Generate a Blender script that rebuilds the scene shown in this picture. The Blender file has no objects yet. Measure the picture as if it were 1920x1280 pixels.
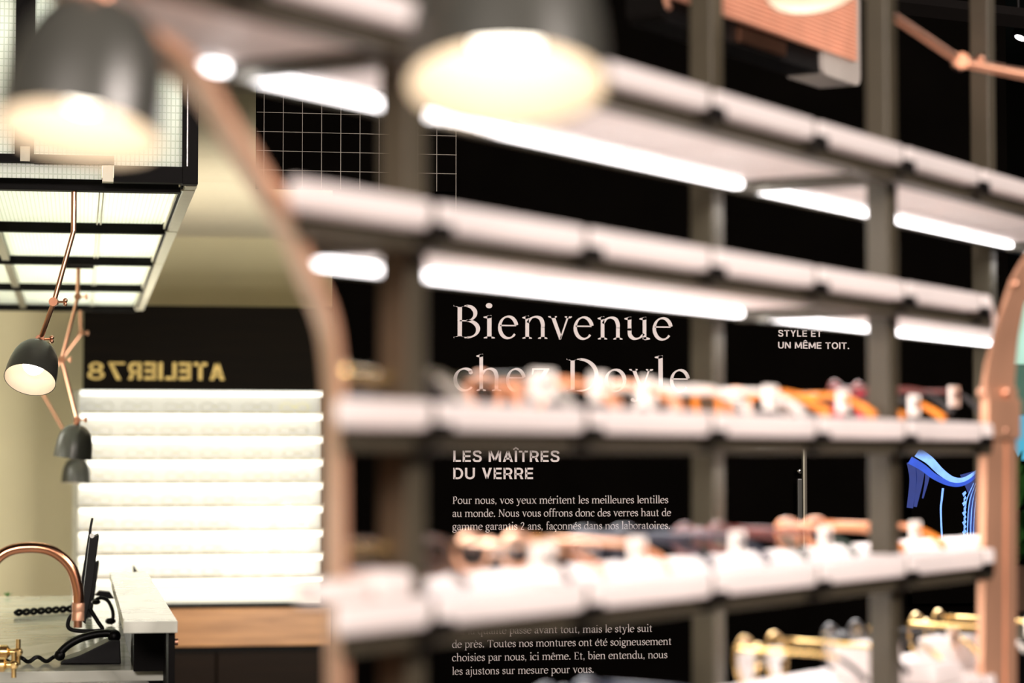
import bpy, bmesh, math, random
from mathutils import Vector, Matrix
random.seed(7)
sc = bpy.context.scene
COL = sc.collection
PI = math.pi
rad = math.radians

# ------------------------------------------------------------------ camera, world, exposure, big lights
EYE = Vector((0.0, 0.0, 1.45))
YAW, PITCH, FPX = rad(10.15), math.atan(225/4533.3), 4533.3
cam_data = bpy.data.cameras.new('camera'); cam = bpy.data.objects.new('camera', cam_data); COL.objects.link(cam)
cam.location = EYE; cam.rotation_euler = (PI/2 + PITCH, 0, -YAW)
cam_data.lens = 85; cam_data.sensor_width = 36; cam_data.clip_start = 0.05; cam_data.clip_end = 60
cam_data.dof.use_dof = True; cam_data.dof.focus_distance = 4.6; cam_data.dof.aperture_fstop = 4.0
sc.camera = cam
sc.view_settings.view_transform = 'Standard'; sc.view_settings.look = 'None'
sc.view_settings.gamma = 1; sc.view_settings.use_curve_mapping = False; sc.view_settings.exposure = 0.0
w = bpy.data.worlds.new('world'); sc.world = w; w.use_nodes = True
w.node_tree.nodes['Background'].inputs[0].default_value = (1.0, .9, .8, 1)
w.node_tree.nodes['Background'].inputs[1].default_value = 0.02

def area(name, loc, size, power, color, target=None, sy=None):
    l = bpy.data.lights.new(name, 'AREA'); l.energy = power; l.color = color
    l.size = size
    if sy: l.shape = 'RECTANGLE'; l.size_y = sy
    o = bpy.data.objects.new(name, l); COL.objects.link(o); o.location = loc
    if target is not None:
        o.rotation_euler = (Vector(target)-Vector(loc)).to_track_quat('-Z', 'Y').to_euler()
    return o
area('shop_ceiling_light', (-0.6, -0.7, 2.6), 1.6, 170, (1, .88, .83), (0.5, 1.2, 1.2), .8)
area('shop_ceiling_light', (1.9, 0.1, 2.6), 1.2, 140, (1, .88, .83), (1.6, 1.6, 1.2), .6)
area('back_room_ceiling_light', (-1.3, 7.4, 2.30), 1.2, 38, (1, .97, .86), (-.5, 8.2, .8), 1.2)
area('back_room_fill_light', (1.0, 7.4, 1.0), .7, 34, (1, .95, .84), (.45, 8.8, 2.25), .7)  # added lamp, hidden behind the partition, to brighten ceiling and upper wall
area('canopy_fill_light', (-.85, 6.3, 1.25), .5, 24, (1, .97, .86), (.15, 6.4, 1.98), .5)  # added lamp, out of view at left, to brighten the canopy underside
area('wall_wash_light', (1.7, 3.0, 2.6), .9, 26, (1, .90, .86), (1.3, 4.75, 1.3), .3)

# ------------------------------------------------------------------ maths helpers
Fv = Vector((math.sin(YAW)*math.cos(PITCH), math.cos(YAW)*math.cos(PITCH), math.sin(PITCH)))
Rv = Vector((math.cos(YAW), -math.sin(YAW), 0))
Uv = Rv.cross(Fv)
Fh = Vector((math.sin(YAW), math.cos(YAW), 0))
def ray(px, py): return Fv + Rv*((px-960)/FPX) + Uv*((640-py)/FPX)
def on_y(px, py, Y): d = ray(px, py); return EYE + d*(Y/d.y)            # point of the plane y = Y
def on_z(px, py, Z): d = ray(px, py); return EYE + d*((Z-EYE.z)/d.z)    # point of the level z = Z
SHELF = rad(48.7)
SD = Vector((math.cos(SHELF), math.sin(SHELF), 0)); SN = Vector((-math.sin(SHELF), math.cos(SHELF), 0))
def S(s, h, H): return EYE + SD*s + SN*h + Vector((0, 0, H))            # shelf coordinates: along, away, above eye
def on_h(px, py, h):                                                    # (along, above eye) on the plane at distance h
    d = ray(px, py); t = h/d.dot(SN); p = d*t
    return p.dot(SD), p.z
def lin(r, g, b):
    f = lambda c: (c/255/12.92) if c/255 <= .04045 else ((c/255+.055)/1.055)**2.4
    return (f(r), f(g), f(b))

# ------------------------------------------------------------------ materials (all procedural)
MATS = {}
def mat(name, rgb, rough=.5, metal=0, var=.12, scale=30, bump=0, emit=0, emit_rgb=None, spec=.5, stretch=None):
    if name in MATS: return MATS[name]
    m = bpy.data.materials.new(name); m.use_nodes = True; nt = m.node_tree; N = nt.nodes; L = nt.links
    b = N['Principled BSDF']
    tc = N.new('ShaderNodeTexCoord'); mp = N.new('ShaderNodeMapping'); L.new(tc.outputs['Object'], mp.inputs[0])
    if stretch: mp.inputs['Scale'].default_value = stretch
    nz = N.new('ShaderNodeTexNoise'); nz.inputs['Scale'].default_value = scale; nz.inputs['Detail'].default_value = 4
    L.new(mp.outputs[0], nz.inputs['Vector'])
    rp = N.new('ShaderNodeValToRGB'); L.new(nz.outputs['Fac'], rp.inputs[0])
    lo = [c*(1-var) for c in rgb]; hi = [min(1, c*(1+var)) for c in rgb]
    rp.color_ramp.elements[0].position = .3; rp.color_ramp.elements[1].position = .7
    rp.color_ramp.elements[0].color = (*lo, 1); rp.color_ramp.elements[1].color = (*hi, 1)
    L.new(rp.outputs[0], b.inputs['Base Color'])
    b.inputs['Roughness'].default_value = rough; b.inputs['Metallic'].default_value = metal
    b.inputs['Specular IOR Level'].default_value = spec
    if bump:
        bp = N.new('ShaderNodeBump'); bp.inputs['Strength'].default_value = bump; bp.inputs['Distance'].default_value = .002
        L.new(nz.outputs['Fac'], bp.inputs['Height']); L.new(bp.outputs[0], b.inputs['Normal'])
    if emit:
        b.inputs['Emission Color'].default_value = (*(emit_rgb or rgb), 1); b.inputs['Emission Strength'].default_value = emit
    MATS[name] = m
    return m

def glass_mat(name, rgb, opac=.2, rough=.05):
    m = bpy.data.materials.new(name); m.use_nodes = True; nt = m.node_tree; N = nt.nodes; L = nt.links
    N.remove(N['Principled BSDF']); out = N['Material Output']
    t = N.new('ShaderNodeBsdfTransparent'); t.inputs[0].default_value = (*rgb, 1)
    g = N.new('ShaderNodeBsdfGlossy'); g.inputs['Roughness'].default_value = rough
    fr = N.new('ShaderNodeFresnel'); fr.inputs[0].default_value = 1.5
    nz = N.new('ShaderNodeTexNoise'); nz.inputs['Scale'].default_value = 8
    mh = N.new('ShaderNodeMath'); mh.operation = 'MULTIPLY_ADD'; mh.inputs[1].default_value = .05; mh.inputs[2].default_value = opac*.2
    L.new(nz.outputs['Fac'], mh.inputs[0])
    ad = N.new('ShaderNodeMath'); ad.operation = 'ADD'; L.new(fr.outputs[0], ad.inputs[0]); L.new(mh.outputs[0], ad.inputs[1])
    mx = N.new('ShaderNodeMixShader'); L.new(ad.outputs[0], mx.inputs[0]); L.new(t.outputs[0], mx.inputs[1]); L.new(g.outputs[0], mx.inputs[2])
    L.new(mx.outputs[0], out.inputs[0]); MATS[name] = m
    return m

def ribbed_glass():
    m = bpy.data.materials.new('ribbed_glass'); m.use_nodes = True; nt = m.node_tree; N = nt.nodes; L = nt.links
    b = N['Principled BSDF']; out = N['Material Output']
    tc = N.new('ShaderNodeTexCoord'); br = N.new('ShaderNodeTexBrick')
    br.offset = 0; br.inputs['Scale'].default_value = 1; br.inputs['Mortar Size'].default_value = .0011
    br.inputs['Brick Width'].default_value = .0085; br.inputs['Row Height'].default_value = .0085*1.6
    br.inputs['Color1'].default_value = (.88, .90, .87, 1); br.inputs['Color2'].default_value = (.85, .88, .84, 1)
    br.inputs['Mortar'].default_value = (.62, .66, .60, 1)
    sx = N.new('ShaderNodeSeparateXYZ'); L.new(tc.outputs['Object'], sx.inputs[0])
    ad = N.new('ShaderNodeMath'); L.new(sx.outputs['Y'], ad.inputs[0]); L.new(sx.outputs['Z'], ad.inputs[1])
    cx = N.new('ShaderNodeCombineXYZ'); L.new(sx.outputs['X'], cx.inputs[0]); L.new(ad.outputs[0], cx.inputs[1])
    L.new(cx.outputs[0], br.inputs['Vector'])
    L.new(br.outputs['Color'], b.inputs['Base Color']); b.inputs['Roughness'].default_value = .25
    tr = N.new('ShaderNodeBsdfTranslucent'); L.new(br.outputs['Color'], tr.inputs[0])
    mx = N.new('ShaderNodeMixShader'); mx.inputs[0].default_value = .7
    L.new(b.outputs[0], mx.inputs[1]); L.new(tr.outputs[0], mx.inputs[2]); L.new(mx.outputs[0], out.inputs[0])
    MATS['ribbed_glass'] = m; return m

def marble():
    m = mat('marble', lin(196, 198, 184), .12, var=.05, scale=9)
    nt = m.node_tree; N = nt.nodes; L = nt.links; b = N['Principled BSDF']
    tc = N.new('ShaderNodeTexCoord'); nz = N.new('ShaderNodeTexNoise'); nz.inputs['Scale'].default_value = 3; nz.inputs['Detail'].default_value = 2.5
    nz.inputs['Distortion'].default_value = 1.6; L.new(tc.outputs['Object'], nz.inputs['Vector'])
    rp = N.new('ShaderNodeValToRGB'); L.new(nz.outputs['Fac'], rp.inputs[0]); cr = rp.color_ramp
    cr.elements[0].position = .42; cr.elements[0].color = (*lin(226, 228, 216), 1)
    cr.elements[1].position = .60; cr.elements[1].color = (*lin(224, 226, 214), 1)
    e = cr.elements.new(.5); e.color = (*lin(196, 198, 186), 1)
    L.new(rp.outputs[0], b.inputs['Base Color']); return m

def wood(name, a, c, rough=.45, stretch=(1.2, 12, 22)):
    m = mat(name, a, rough, var=.1, scale=3, stretch=stretch)
    cr = [n for n in m.node_tree.nodes if n.type == 'VALTORGB'][0].color_ramp
    cr.elements[0].color = (*a, 1); cr.elements[1].color = (*c, 1); return m

mat('black_wall_paint', lin(6, 5, 4), .9, var=.15, scale=8, spec=0)
mat('beige_paint', lin(214, 204, 170), .8, var=.03, scale=4, spec=.2)
mat('ceiling_tile', lin(228, 216, 190), .85, var=.04, scale=60, spec=.2)
mat('black_ceiling_paint', lin(12, 11, 10), .8, spec=.1)
mat('dark_floor', lin(58, 48, 40), .5, var=.2, scale=6, stretch=(1, 12, 1))
mat('frame_metal', lin(64, 58, 45), .45, .2, var=.08, scale=25)
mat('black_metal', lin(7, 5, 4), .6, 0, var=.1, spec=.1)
mat('black_plastic', lin(5, 5, 5), .4, var=.1, spec=.15)
mat('white_acrylic', lin(238, 231, 228), .45, var=.015, scale=12, spec=.3)
def translucent(name, f):
    nt = MATS[name].node_tree; N = nt.nodes; L = nt.links; b = N['Principled BSDF']
    tr = N.new('ShaderNodeBsdfTranslucent'); L.new([n for n in N if n.type == 'VALTORGB'][0].outputs[0], tr.inputs[0])
    mx = N.new('ShaderNodeMixShader'); mx.inputs[0].default_value = f
    L.new(b.outputs[0], mx.inputs[1]); L.new(tr.outputs[0], mx.inputs[2]); L.new(mx.outputs[0], N['Material Output'].inputs[0])
translucent('white_acrylic', .45)
mat('cream_metal', lin(226, 220, 196), .4, var=.04)
mat('steel_grey', lin(150, 146, 128), .4, .4, var=.05)
mat('led_white', (1, 1, 1), .4, emit=5, emit_rgb=(1.0, .96, .97))
mat('led_cabinet', (1, 1, 1), .4, emit=1.6, emit_rgb=(1, .97, .82))
mat('backlit_acrylic', lin(245, 243, 230), .5, var=.01, emit=.42, emit_rgb=(1, .98, .86))
mat('tube_light', (1, 1, 1), .4, emit=18, emit_rgb=(.97, 1, 1))
mat('copper', (.76, .40, .26), .28, 1, var=.08, scale=14)
mat('copper_brushed', (.74, .40, .25), .42, .62, var=.12, scale=10)
mat('copper_dark', (.42, .20, .12), .3, 1, var=.1)
mat('brass', (.78, .56, .24), .26, 1, var=.08)
mat('shade_grey', lin(60, 60, 55), .3, .2, var=.06)
mat('shade_white', lin(216, 204, 188), .6, var=.02)
mat('bulb_glow', (1, 1, 1), .4, emit=5.2, emit_rgb=(1, .90, .74))
mat('bulb_glow_strong', (1, 1, 1), .4, emit=9, emit_rgb=(1, .90, .76))
mat('wall_lettering_grey', lin(208, 199, 195), .6, var=.02)
mat('wire_white', lin(165, 158, 146), .5)
mat('gold_letters', lin(214, 184, 112), .45, .3, var=.12, scale=60)
marble(); ribbed_glass()
wood('dark_walnut', lin(15, 9, 4), lin(9, 5, 2), .7)
MATS['dark_walnut'].node_tree.nodes['Principled BSDF'].inputs['Specular IOR Level'].default_value = .08
wood('walnut', lin(192, 136, 84), lin(158, 106, 60), .45, (1.4, 6, 16))
mat('dark_brown_door', lin(28, 17, 9), .6, spec=.1, var=.15, scale=3, stretch=(1, 6, 14))
mat('grey_plastic', lin(165, 158, 150), .45, var=.05)
mat('copper_ribs', lin(240, 172, 140), .45, .25, var=.1, scale=18)
mat('leaf_green', lin(52, 104, 40), .5, var=.35, scale=30)
mat('terracotta', lin(120, 90, 70), .7)
mat('porcelain', lin(240, 240, 236), .2, var=.01)
mat('copper_pipe', (.74, .34, .19), .2, 1, var=.06)
mat('chrome', (.75, .75, .75), .15, 1)
mat('tag_paper', lin(246, 240, 232), .7, var=.02)
mat('tag_ink', lin(150, 140, 136), .7)
glass_mat('clear_lens', (.93, .93, .92), .2, .3)
glass_mat('red_lens', (.75, .12, .17), .6)
glass_mat('grey_lens', (.35, .33, .32), .6, .3)
glass_mat('gold_lens', (.75, .62, .36), .6)

# ------------------------------------------------------------------ mesh builder
class MB:
    def __init__(s): s.v = []; s.f = []
    def add(s, vs, fs):
        k = len(s.v); s.v += [Vector(p) for p in vs]; s.f += [[i+k for i in f] for f in fs]; return s
    def box(s, x0, x1, y0, y1, z0, z1, M=None):
        vs = [Vector((x, y, z)) for z in (z0, z1) for y in (y0, y1) for x in (x0, x1)]
        if M: vs = [M @ p for p in vs]
        return s.add(vs, [(0, 2, 3, 1), (4, 5, 7, 6), (0, 1, 5, 4), (1, 3, 7, 5), (3, 2, 6, 7), (2, 0, 4, 6)])
    def prism(s, poly, z0, z1, fn=None):                 # polygon (a, b) swept from z0 to z1; fn maps (a, b, z) to a point
        fn = fn or (lambda a, b, z: Vector((a, b, z))); n = len(poly)
        vs = [fn(a, b, z0) for a, b in poly] + [fn(a, b, z1) for a, b in poly]
        return s.add(vs, [tuple(range(n))[::-1], tuple(range(n, 2*n))] + [(i, (i+1) % n, n+(i+1) % n, n+i) for i in range(n)])
    def tube(s, pts, r, n=10, closed=False, flat=1.0):
        pts = [Vector(p) for p in pts]; m = len(pts); rs = r if isinstance(r, (list, tuple)) else [r]*m
        k = len(s.v); up = None
        for i, p in enumerate(pts):
            a = pts[(i-1) % m] if (closed or i) else p; b = pts[(i+1) % m] if (closed or i < m-1) else p
            t = (b-a).normalized()
            if up is None:
                up = Vector((0, 0, 1)) if abs(t.z) < .9 else Vector((1, 0, 0))
            sd = t.cross(up).normalized(); up = sd.cross(t).normalized()
            for j in range(n):
                q = 2*PI*j/n; s.v.append(p + sd*(math.cos(q)*rs[i]*flat) + up*(math.sin(q)*rs[i]))
        for i in range(m if closed else m-1):
            for j in range(n):
                a = k+i*n+j; b = k+i*n+(j+1) % n; c = k+((i+1) % m)*n+(j+1) % n; d = k+((i+1) % m)*n+j
                s.f.append([a, b, c, d])
        if not closed:
            s.f.append([k+j for j in range(n)][::-1]); s.f.append([k+(m-1)*n+j for j in range(n)])
        return s
    def lathe(s, prof, M=None, n=40, closed=False, caps=True):      # (radius, height) revolved about local z
        M = M or Matrix(); k = len(s.v); m = len(prof)
        for r, z in prof:
            for j in range(n): s.v.append(M @ Vector((r*math.cos(2*PI*j/n), r*math.sin(2*PI*j/n), z)))
        for i in range(m if closed else m-1):
            for j in range(n):
                i2 = (i+1) % m; s.f.append([k+i*n+j, k+i*n+(j+1) % n, k+i2*n+(j+1) % n, k+i2*n+j])
        if not closed and caps:
            if prof[0][0] > 1e-4: s.f.append([k+j for j in range(n)][::-1])
            if prof[-1][0] > 1e-4: s.f.append([k+(m-1)*n+j for j in range(n)])
        return s
    def ball(s, c, r, n=16, M=None, sz=1):
        prof = [(max(1e-5, r*math.sin(PI*i/10)), -r*sz*math.cos(PI*i/10)) for i in range(11)]
        return s.lathe(prof, (Matrix.Translation(c) @ (M or Matrix())), n)
    def build(s, name, material, parent=None, smooth=False, bevel=0):
        me = bpy.data.meshes.new(name)
        if parent is not None:
            I = WM(parent).inverted(); vs = [I @ p for p in s.v]
        else: vs = s.v
        me.from_pydata([tuple(p) for p in vs], [], s.f)
        bm = bmesh.new(); bm.from_mesh(me)
        bmesh.ops.remove_doubles(bm, verts=bm.verts, dist=1e-6)
        bmesh.ops.recalc_face_normals(bm, faces=bm.faces)
        if bevel:
            es = [e for e in bm.edges if len(e.link_faces) == 2 and e.calc_face_angle(0) > .6]
            bmesh.ops.bevel(bm, geom=es, offset=bevel, segments=2, affect='EDGES', profile=.6)
        bm.to_mesh(me); bm.free()
        if smooth:
            for p in me.polygons: p.use_smooth = True
            try: me.set_sharp_from_angle(angle=rad(40))
            except Exception: pass
        me.materials.append(MATS[material])
        o = bpy.data.objects.new(name, me); COL.objects.link(o)
        if parent is not None: o.parent = parent
        return o
def WM(o):
    M = Matrix.Translation(o.location) @ o.rotation_euler.to_matrix().to_4x4()
    return (WM(o.parent) @ M) if o.parent else M
def thing(name, label, cat, loc, rotz=0, group=None):
    o = bpy.data.objects.new(name, None); COL.objects.link(o); o.empty_display_size = .05
    o.location = loc; o.rotation_euler = (0, 0, rotz); o['label'] = label; o['category'] = cat
    if group: o['group'] = group
    return o
def tag(o, label, cat, group=None):
    o['label'] = label; o['category'] = cat
    if group: o['group'] = group
    return o
def struct(o, label=None):
    o['kind'] = 'structure'
    if label: o['label'] = label
    return o
def axisM(origin, axis):                                  # matrix whose local z runs along axis
    return Matrix.Translation(origin) @ Vector(axis).to_track_quat('Z', 'Y').to_matrix().to_4x4()
def cyl(mb, a, b, r, n=14):
    a = Vector(a); b = Vector(b); return mb.lathe([(r, 0), (r, (b-a).length)], axisM(a, b-a), n)
def smooth_path(pts, n=8):                                # Catmull-Rom
    P = [Vector(p) for p in pts]; P = [P[0]*2-P[1]] + P + [P[-1]*2-P[-2]]; out = []
    for i in range(1, len(P)-2):
        for k in range(n):
            t = k/n; a, b, c, d = P[i-1:i+3]
            out.append(.5*((2*b)+(c-a)*t+(2*a-5*b+4*c-d)*t*t+(3*b-a-3*c+d)*t**3))
    return out+[P[-2]]

# ------------------------------------------------------------------ the setting
YB = 4.75                                                 # the black partition with the writing
YF = 9.55                                                 # the beige wall at the far end
ZC, ZC2 = 2.33, 2.75
xl = on_y(625, 800, YB).x; xr = on_y(1893, 800, YB).x
struct(MB().box(-2.2, 4.6, -2.2, 9.7, -.08, 0).build('floor', 'dark_floor'))
struct(MB().box(-2.2, 4.6, -2.2, 4.58, ZC2, ZC2+.06).build('ceiling', 'black_ceiling_paint'))
gx0 = on_y(481, 300, 4.70).x; gxc = gx0-.006
cl = struct(MB().box(-2.2, gxc, 4.58, 9.65, ZC+.012, ZC+.06).box(gxc, 1.6, 4.79, 9.65, ZC+.012, ZC+.06).build('ceiling', 'ceiling_tile'))
struct(MB().box(gxc, 4.6, 4.58, 4.74, ZC2, ZC2+.06).build('ceiling', 'black_ceiling_paint'))
for i in range(7):                                        # ceiling tiles with recessed joints
    for j in range(9):
        x0 = .26+(i-4)*.6; y0 = 4.60+j*.6
        if x0+.59 > 1.6 or (x0 > gxc and not j): continue
        x1 = x0+.597 if j or x0+.597 < gxc else gxc-.001
        MB().box(x0+.003, x1, y0+.003, min(9.6, y0+.597), ZC, ZC+.0118).build('ceiling_tile', 'ceiling_tile', cl)
struct(MB().box(-2.2, gxc, 4.54, 4.58, ZC, ZC2).build('trim_1', 'beige_paint'))
struct(MB().box(1.6, 4.6, 4.58, 9.65, ZC2, ZC2+.06).build('ceiling', 'black_ceiling_paint'))
wall_back = struct(MB().box(xl, xr, YB, YB+.03, 0, ZC2).build('wall_back', 'black_wall_paint'))
struct(MB().box(-2.2, 1.6, YF, YF+.1, 0, ZC+.06).build('wall_far', 'beige_paint'))
struct(MB().box(-2.3, -2.2, -2.2, 9.7, 0, ZC2+.06).build('wall_left', 'beige_paint'))
struct(MB().box(4.6, 4.7, -2.2, 9.7, 0, ZC2+.06).build('wall_right', 'black_wall_paint'))
struct(MB().box(-2.2, 4.6, -2.3, -2.2, 0, ZC2+.06).build('wall_front', 'beige_paint'))
struct(MB().box(1.55, 1.6, YB+.09, YF, 0, ZC2).build('wall_inner', 'black_wall_paint'))
struct(MB().box(1.6, 4.6, 7.6, 7.7, 0, ZC2).build('wall_rear', 'black_wall_paint'))

# ------------------------------------------------------------------ lettering
NIB = rad(24); NA, NB = .083, .034
def stroke(pts, wt=1.0, smooth=True):
    P = [Vector((x, y, 0)) for x, y in pts]
    if smooth and len(P) > 2: P = smooth_path(P, 5)
    L, R = [], []
    for i, p in enumerate(P):
        a = P[max(0, i-1)]; b = P[min(len(P)-1, i+1)]; t = b-a
        if t.length < 1e-9: continue
        t.normalize(); n = Vector((-t.y, t.x, 0))
        c = n.x*math.cos(NIB)+n.y*math.sin(NIB); d = -n.x*math.sin(NIB)+n.y*math.cos(NIB)
        hw = wt*math.sqrt((NA*c)**2+(NB*d)**2); L.append(p+n*hw); R.append(p-n*hw)
    return [[(L[i].x, L[i].y), (R[i].x, R[i].y), (R[i+1].x, R[i+1].y), (L[i+1].x, L[i+1].y)] for i in range(len(L)-1)]
def arc(cx, cy, rx, ry, a0, a1, wt=1.0, n=22):
    return stroke([(cx+rx*math.cos(rad(a0+(a1-a0)*i/n)), cy+ry*math.sin(rad(a0+(a1-a0)*i/n))) for i in range(n+1)], wt, False)
def disc(cx, cy, r): return [[(cx+r*math.cos(2*PI*i/14), cy+r*math.sin(2*PI*i/14)) for i in range(14)]]
def foot(x, y=0, w_=.19, up=1):
    return [[(x-w_, y), (x+w_, y), (x+w_, y+.04*up), (x+.08, y+.085*up), (x-.08, y+.085*up), (x-w_, y+.04*up)]]
def flag(x, y): return [[(x-.2, y-.10), (x-.2, y-.055), (x+.07, y+.02), (x+.078, y-.10), (x-.06, y-.14)]]
def rect(x0, x1, y0, y1): return [[(x0, y0), (x1, y0), (x1, y1), (x0, y1)]]
def stem(x, y0, y1, hw=.075): return rect(x-hw, x+hw, y0, y1)
def archr(x, xr_, y=.70): return stroke([(x+.02, y), (x+.16, .9), (x+.36, .965), (xr_-.08, .88), (xr_, .66), (xr_, .5)], 1, True)
def acc(kind, x, y):
    if kind == 'a': return [[(x-.06, y), (x+.02, y), (x+.2, y+.26), (x+.05, y+.26)]]
    if kind == 'g': return [[(x+.06, y), (x-.02, y), (x-.2, y+.26), (x-.05, y+.26)]]
    return [[(x-.26, y), (x-.16, y), (x, y+.17), (x+.16, y), (x+.26, y), (x+.05, y+.26), (x-.05, y+.26)]]
G = {}
G['o'] = (.96, arc(.48, .49, .395, .475, 0, 360))
G['e'] = (.89, arc(.46, .49, .38, .475, 12, 322)+rect(.10, .815, .54, .60))
G['c'] = (.84, arc(.46, .49, .38, .475, 48, 318)+disc(.70, .80, .085))
G['n'] = (1.08, stem(.21, 0, 1)+flag(.21, 1)+archr(.21, .84)+stem(.84, 0, .52)+foot(.21)+foot(.84))
G['h'] = (1.08, stem(.21, 0, 1.6)+flag(.21, 1.6)+archr(.21, .84)+stem(.84, 0, .52)+foot(.21)+foot(.84))
G['m'] = (1.68, stem(.21, 0, 1)+flag(.21, 1)+archr(.21, .82)+stem(.82, 0, .52)+archr(.82, 1.44)+stem(1.44, 0, .52)+foot(.21)+foot(.82)+foot(1.44))
G['u'] = (1.08, stem(.22, .4, 1)+flag(.22, 1)+stroke([(.22, .5), (.24, .2), (.40, .045), (.62, .08), (.8, .26)])+stem(.82, .02, 1)+flag(.82, 1)+[[(.75, .1), (.82, -.02), (1.04, .02), (1.04, .07), (.89, .12)]])
G['i'] = (.50, stem(.25, 0, 1)+flag(.25, 1)+foot(.25)+disc(.24, 1.43, .115))
G['l'] = (.48, stem(.25, 0, 1.6)+flag(.25, 1.6)+foot(.25))
G['j'] = (.46, stem(.27, -.2, 1)+flag(.27, 1)+stroke([(.27, -.1), (.24, -.34), (.02, -.48)])+disc(.26, 1.43, .115))
G['v'] = (1.0, [[(.10, 1), (.27, 1), (.56, .12), (.50, -.03), (.46, -.03)], [(.47, -.02), (.53, -.02), (.87, 1), (.79, 1)]]+foot(.18, 1, .18, -1)+foot(.84, 1, .15, -1))
G['y'] = (1.02, [[(.10, 1), (.27, 1), (.58, .12), (.50, -.03)], [(.50, -.02), (.56, 0), (.89, 1), (.81, 1)]]+foot(.18, 1, .18, -1)+foot(.86, 1, .15, -1)+stroke([(.53, .05), (.44, -.22), (.3, -.40), (.16, -.40)])+disc(.15, -.36, .085))
G['z'] = (.84, rect(.08, .76, .93, 1)+rect(.06, .78, 0, .07)+[[(.56, .96), (.76, .96), (.27, .04), (.06, .04)]]+[[(.08, 1), (.06, .72), (.11, .72), (.17, .93)], [(.78, 0), (.81, .30), (.76, .30), (.69, .07)]])
G['a'] = (.86, stroke([(.14, .76), (.24, .92), (.42, .965), (.6, .88), (.64, .66), (.64, .3)])+stroke([(.64, .28), (.66, .1), (.76, .04), (.86, .1)])+stroke([(.64, .60), (.34, .53), (.15, .38), (.15, .17), (.3, .04), (.48, .1), (.64, .28)])+disc(.17, .76, .07))
G['b'] = (.98, stem(.2, .05, 1.6)+flag(.2, 1.6)+arc(.52, .49, .36, .475, 165, -165))
G['d'] = (1.02, stem(.80, .02, 1.6)+flag(.80, 1.6)+arc(.48, .49, .38, .475, 28, 332)+[[(.75, .1), (.8, -.02), (1.0, .02), (1.0, .07), (.87, .12)]])
G['p'] = (1.0, stem(.22, -.5, 1)+flag(.22, 1)+arc(.54, .49, .36, .475, 160, -160)+foot(.22, -.52))
G['q'] = (1.0, stem(.80, -.5, 1)+arc(.48, .49, .38, .475, 28, 332)+foot(.80, -.52))
G['f'] = (.62, stem(.28, 0, 1.25)+stroke([(.28, 1.2), (.33, 1.48), (.5, 1.57), (.66, 1.5)])+rect(.06, .6, .93, 1)+foot(.28)+disc(.64, 1.46, .08))
G['g'] = (.92, arc(.42, .66, .29, .31, 0, 360)+arc(.44, -.24, .36, .22, 0, 360)+stroke([(.25, .42), (.15, .24), (.25, .10), (.6, .04), (.76, -.1)])+rect(.62, .90, .90, .97))
G['r'] = (.74, stem(.22, 0, 1)+flag(.22, 1)+foot(.22)+stroke([(.24, .68), (.36, .9), (.5, .96), (.64, .92)])+disc(.63, .87, .085))
G['s'] = (.74, stroke([(.60, .78), (.50, .93), (.34, .965), (.17, .86), (.18, .66), (.38, .53), (.58, .40), (.62, .2), (.48, .05), (.28, .03), (.13, .2)])+[[(.57, .95), (.62, .95), (.63, .68), (.58, .68)], [(.10, .04), (.15, .04), (.14, .32), (.09, .32)]])
G['t'] = (.64, stem(.28, .2, 1.25)+stroke([(.28, .3), (.30, .1), (.42, .035), (.58, .10)])+rect(.05, .56, .93, 1)+[[(.05, .95), (.28, 1.27), (.28, .95)]])
G['x'] = (.98, [[(.1, 1), (.29, 1), (.88, 0), (.69, 0)], [(.77, 1), (.85, 1), (.20, 0), (.12, 0)]]+foot(.2, 1, .17, -1)+foot(.8, 1, .15, -1)+foot(.17, 0, .15)+foot(.8, 0, .17))
G['B'] = (1.17, stem(.30, 0, 1.44, .082)+rect(.07, .6, 1.385, 1.44)+rect(.07, .62, 0, .055)+rect(.3, .62, .735, .785)+arc(.55, 1.085, .335, .325, 90, -90)+arc(.58, .395, .41, .365, 90, -90)+foot(.28, 0, .2)+foot(.28, 1.44, .2, -1))
G['D'] = (1.38, stem(.30, 0, 1.44, .082)+rect(.07, .62, 1.385, 1.44)+rect(.07, .62, 0, .055)+arc(.58, .72, .66, .69, 90, -90)+foot(.28, 0, .2)+foot(.28, 1.44, .2, -1))
G['P'] = (1.05, stem(.30, 0, 1.44, .08)+rect(.07, .55, 1.385, 1.44)+arc(.52, 1.03, .36, .385, 90, -90)+rect(.3, .55, .62, .68)+foot(.30)+foot(.28, 1.44, .2, -1))
G['N'] = (1.42, stem(.26, 0, 1.44, .04)+stem(1.16, 0, 1.44, .04)+[[(.16, 1.44), (.36, 1.44), (1.20, .0), (1.10, -.02)]]+foot(.26)+foot(1.16, 1.44, .19, -1))
G['T'] = (1.24, stem(.62, 0, 1.44, .08)+rect(.08, 1.16, 1.38, 1.44)+foot(.62)+[[(.08, 1.44), (.06, 1.1), (.11, 1.1), (.17, 1.38)], [(1.16, 1.44), (1.18, 1.1), (1.13, 1.1), (1.07, 1.38)]])
G['I'] = (.6, stem(.3, 0, 1.44, .08)+foot(.3)+foot(.3, 1.44, .19, -1))
G['E'] = (1.12, stem(.30, 0, 1.44, .08)+rect(.07, .95, 1.385, 1.44)+rect(.07, 1.0, 0, .055)+rect(.3, .8, .71, .765)+[[(.95, 1.44), (.97, 1.12), (.92, 1.12), (.86, 1.4)], [(1.0, 0), (1.04, .34), (.99, .34), (.92, .05)]]+foot(.28, 0, .2)+foot(.28, 1.44, .2, -1))
G['2'] = (.9, stroke([(.14, 1.1), (.24, 1.33), (.45, 1.4), (.68, 1.26), (.68, 1.0), (.45, .6), (.12, .06)])+rect(.1, .8, 0, .1))
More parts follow.
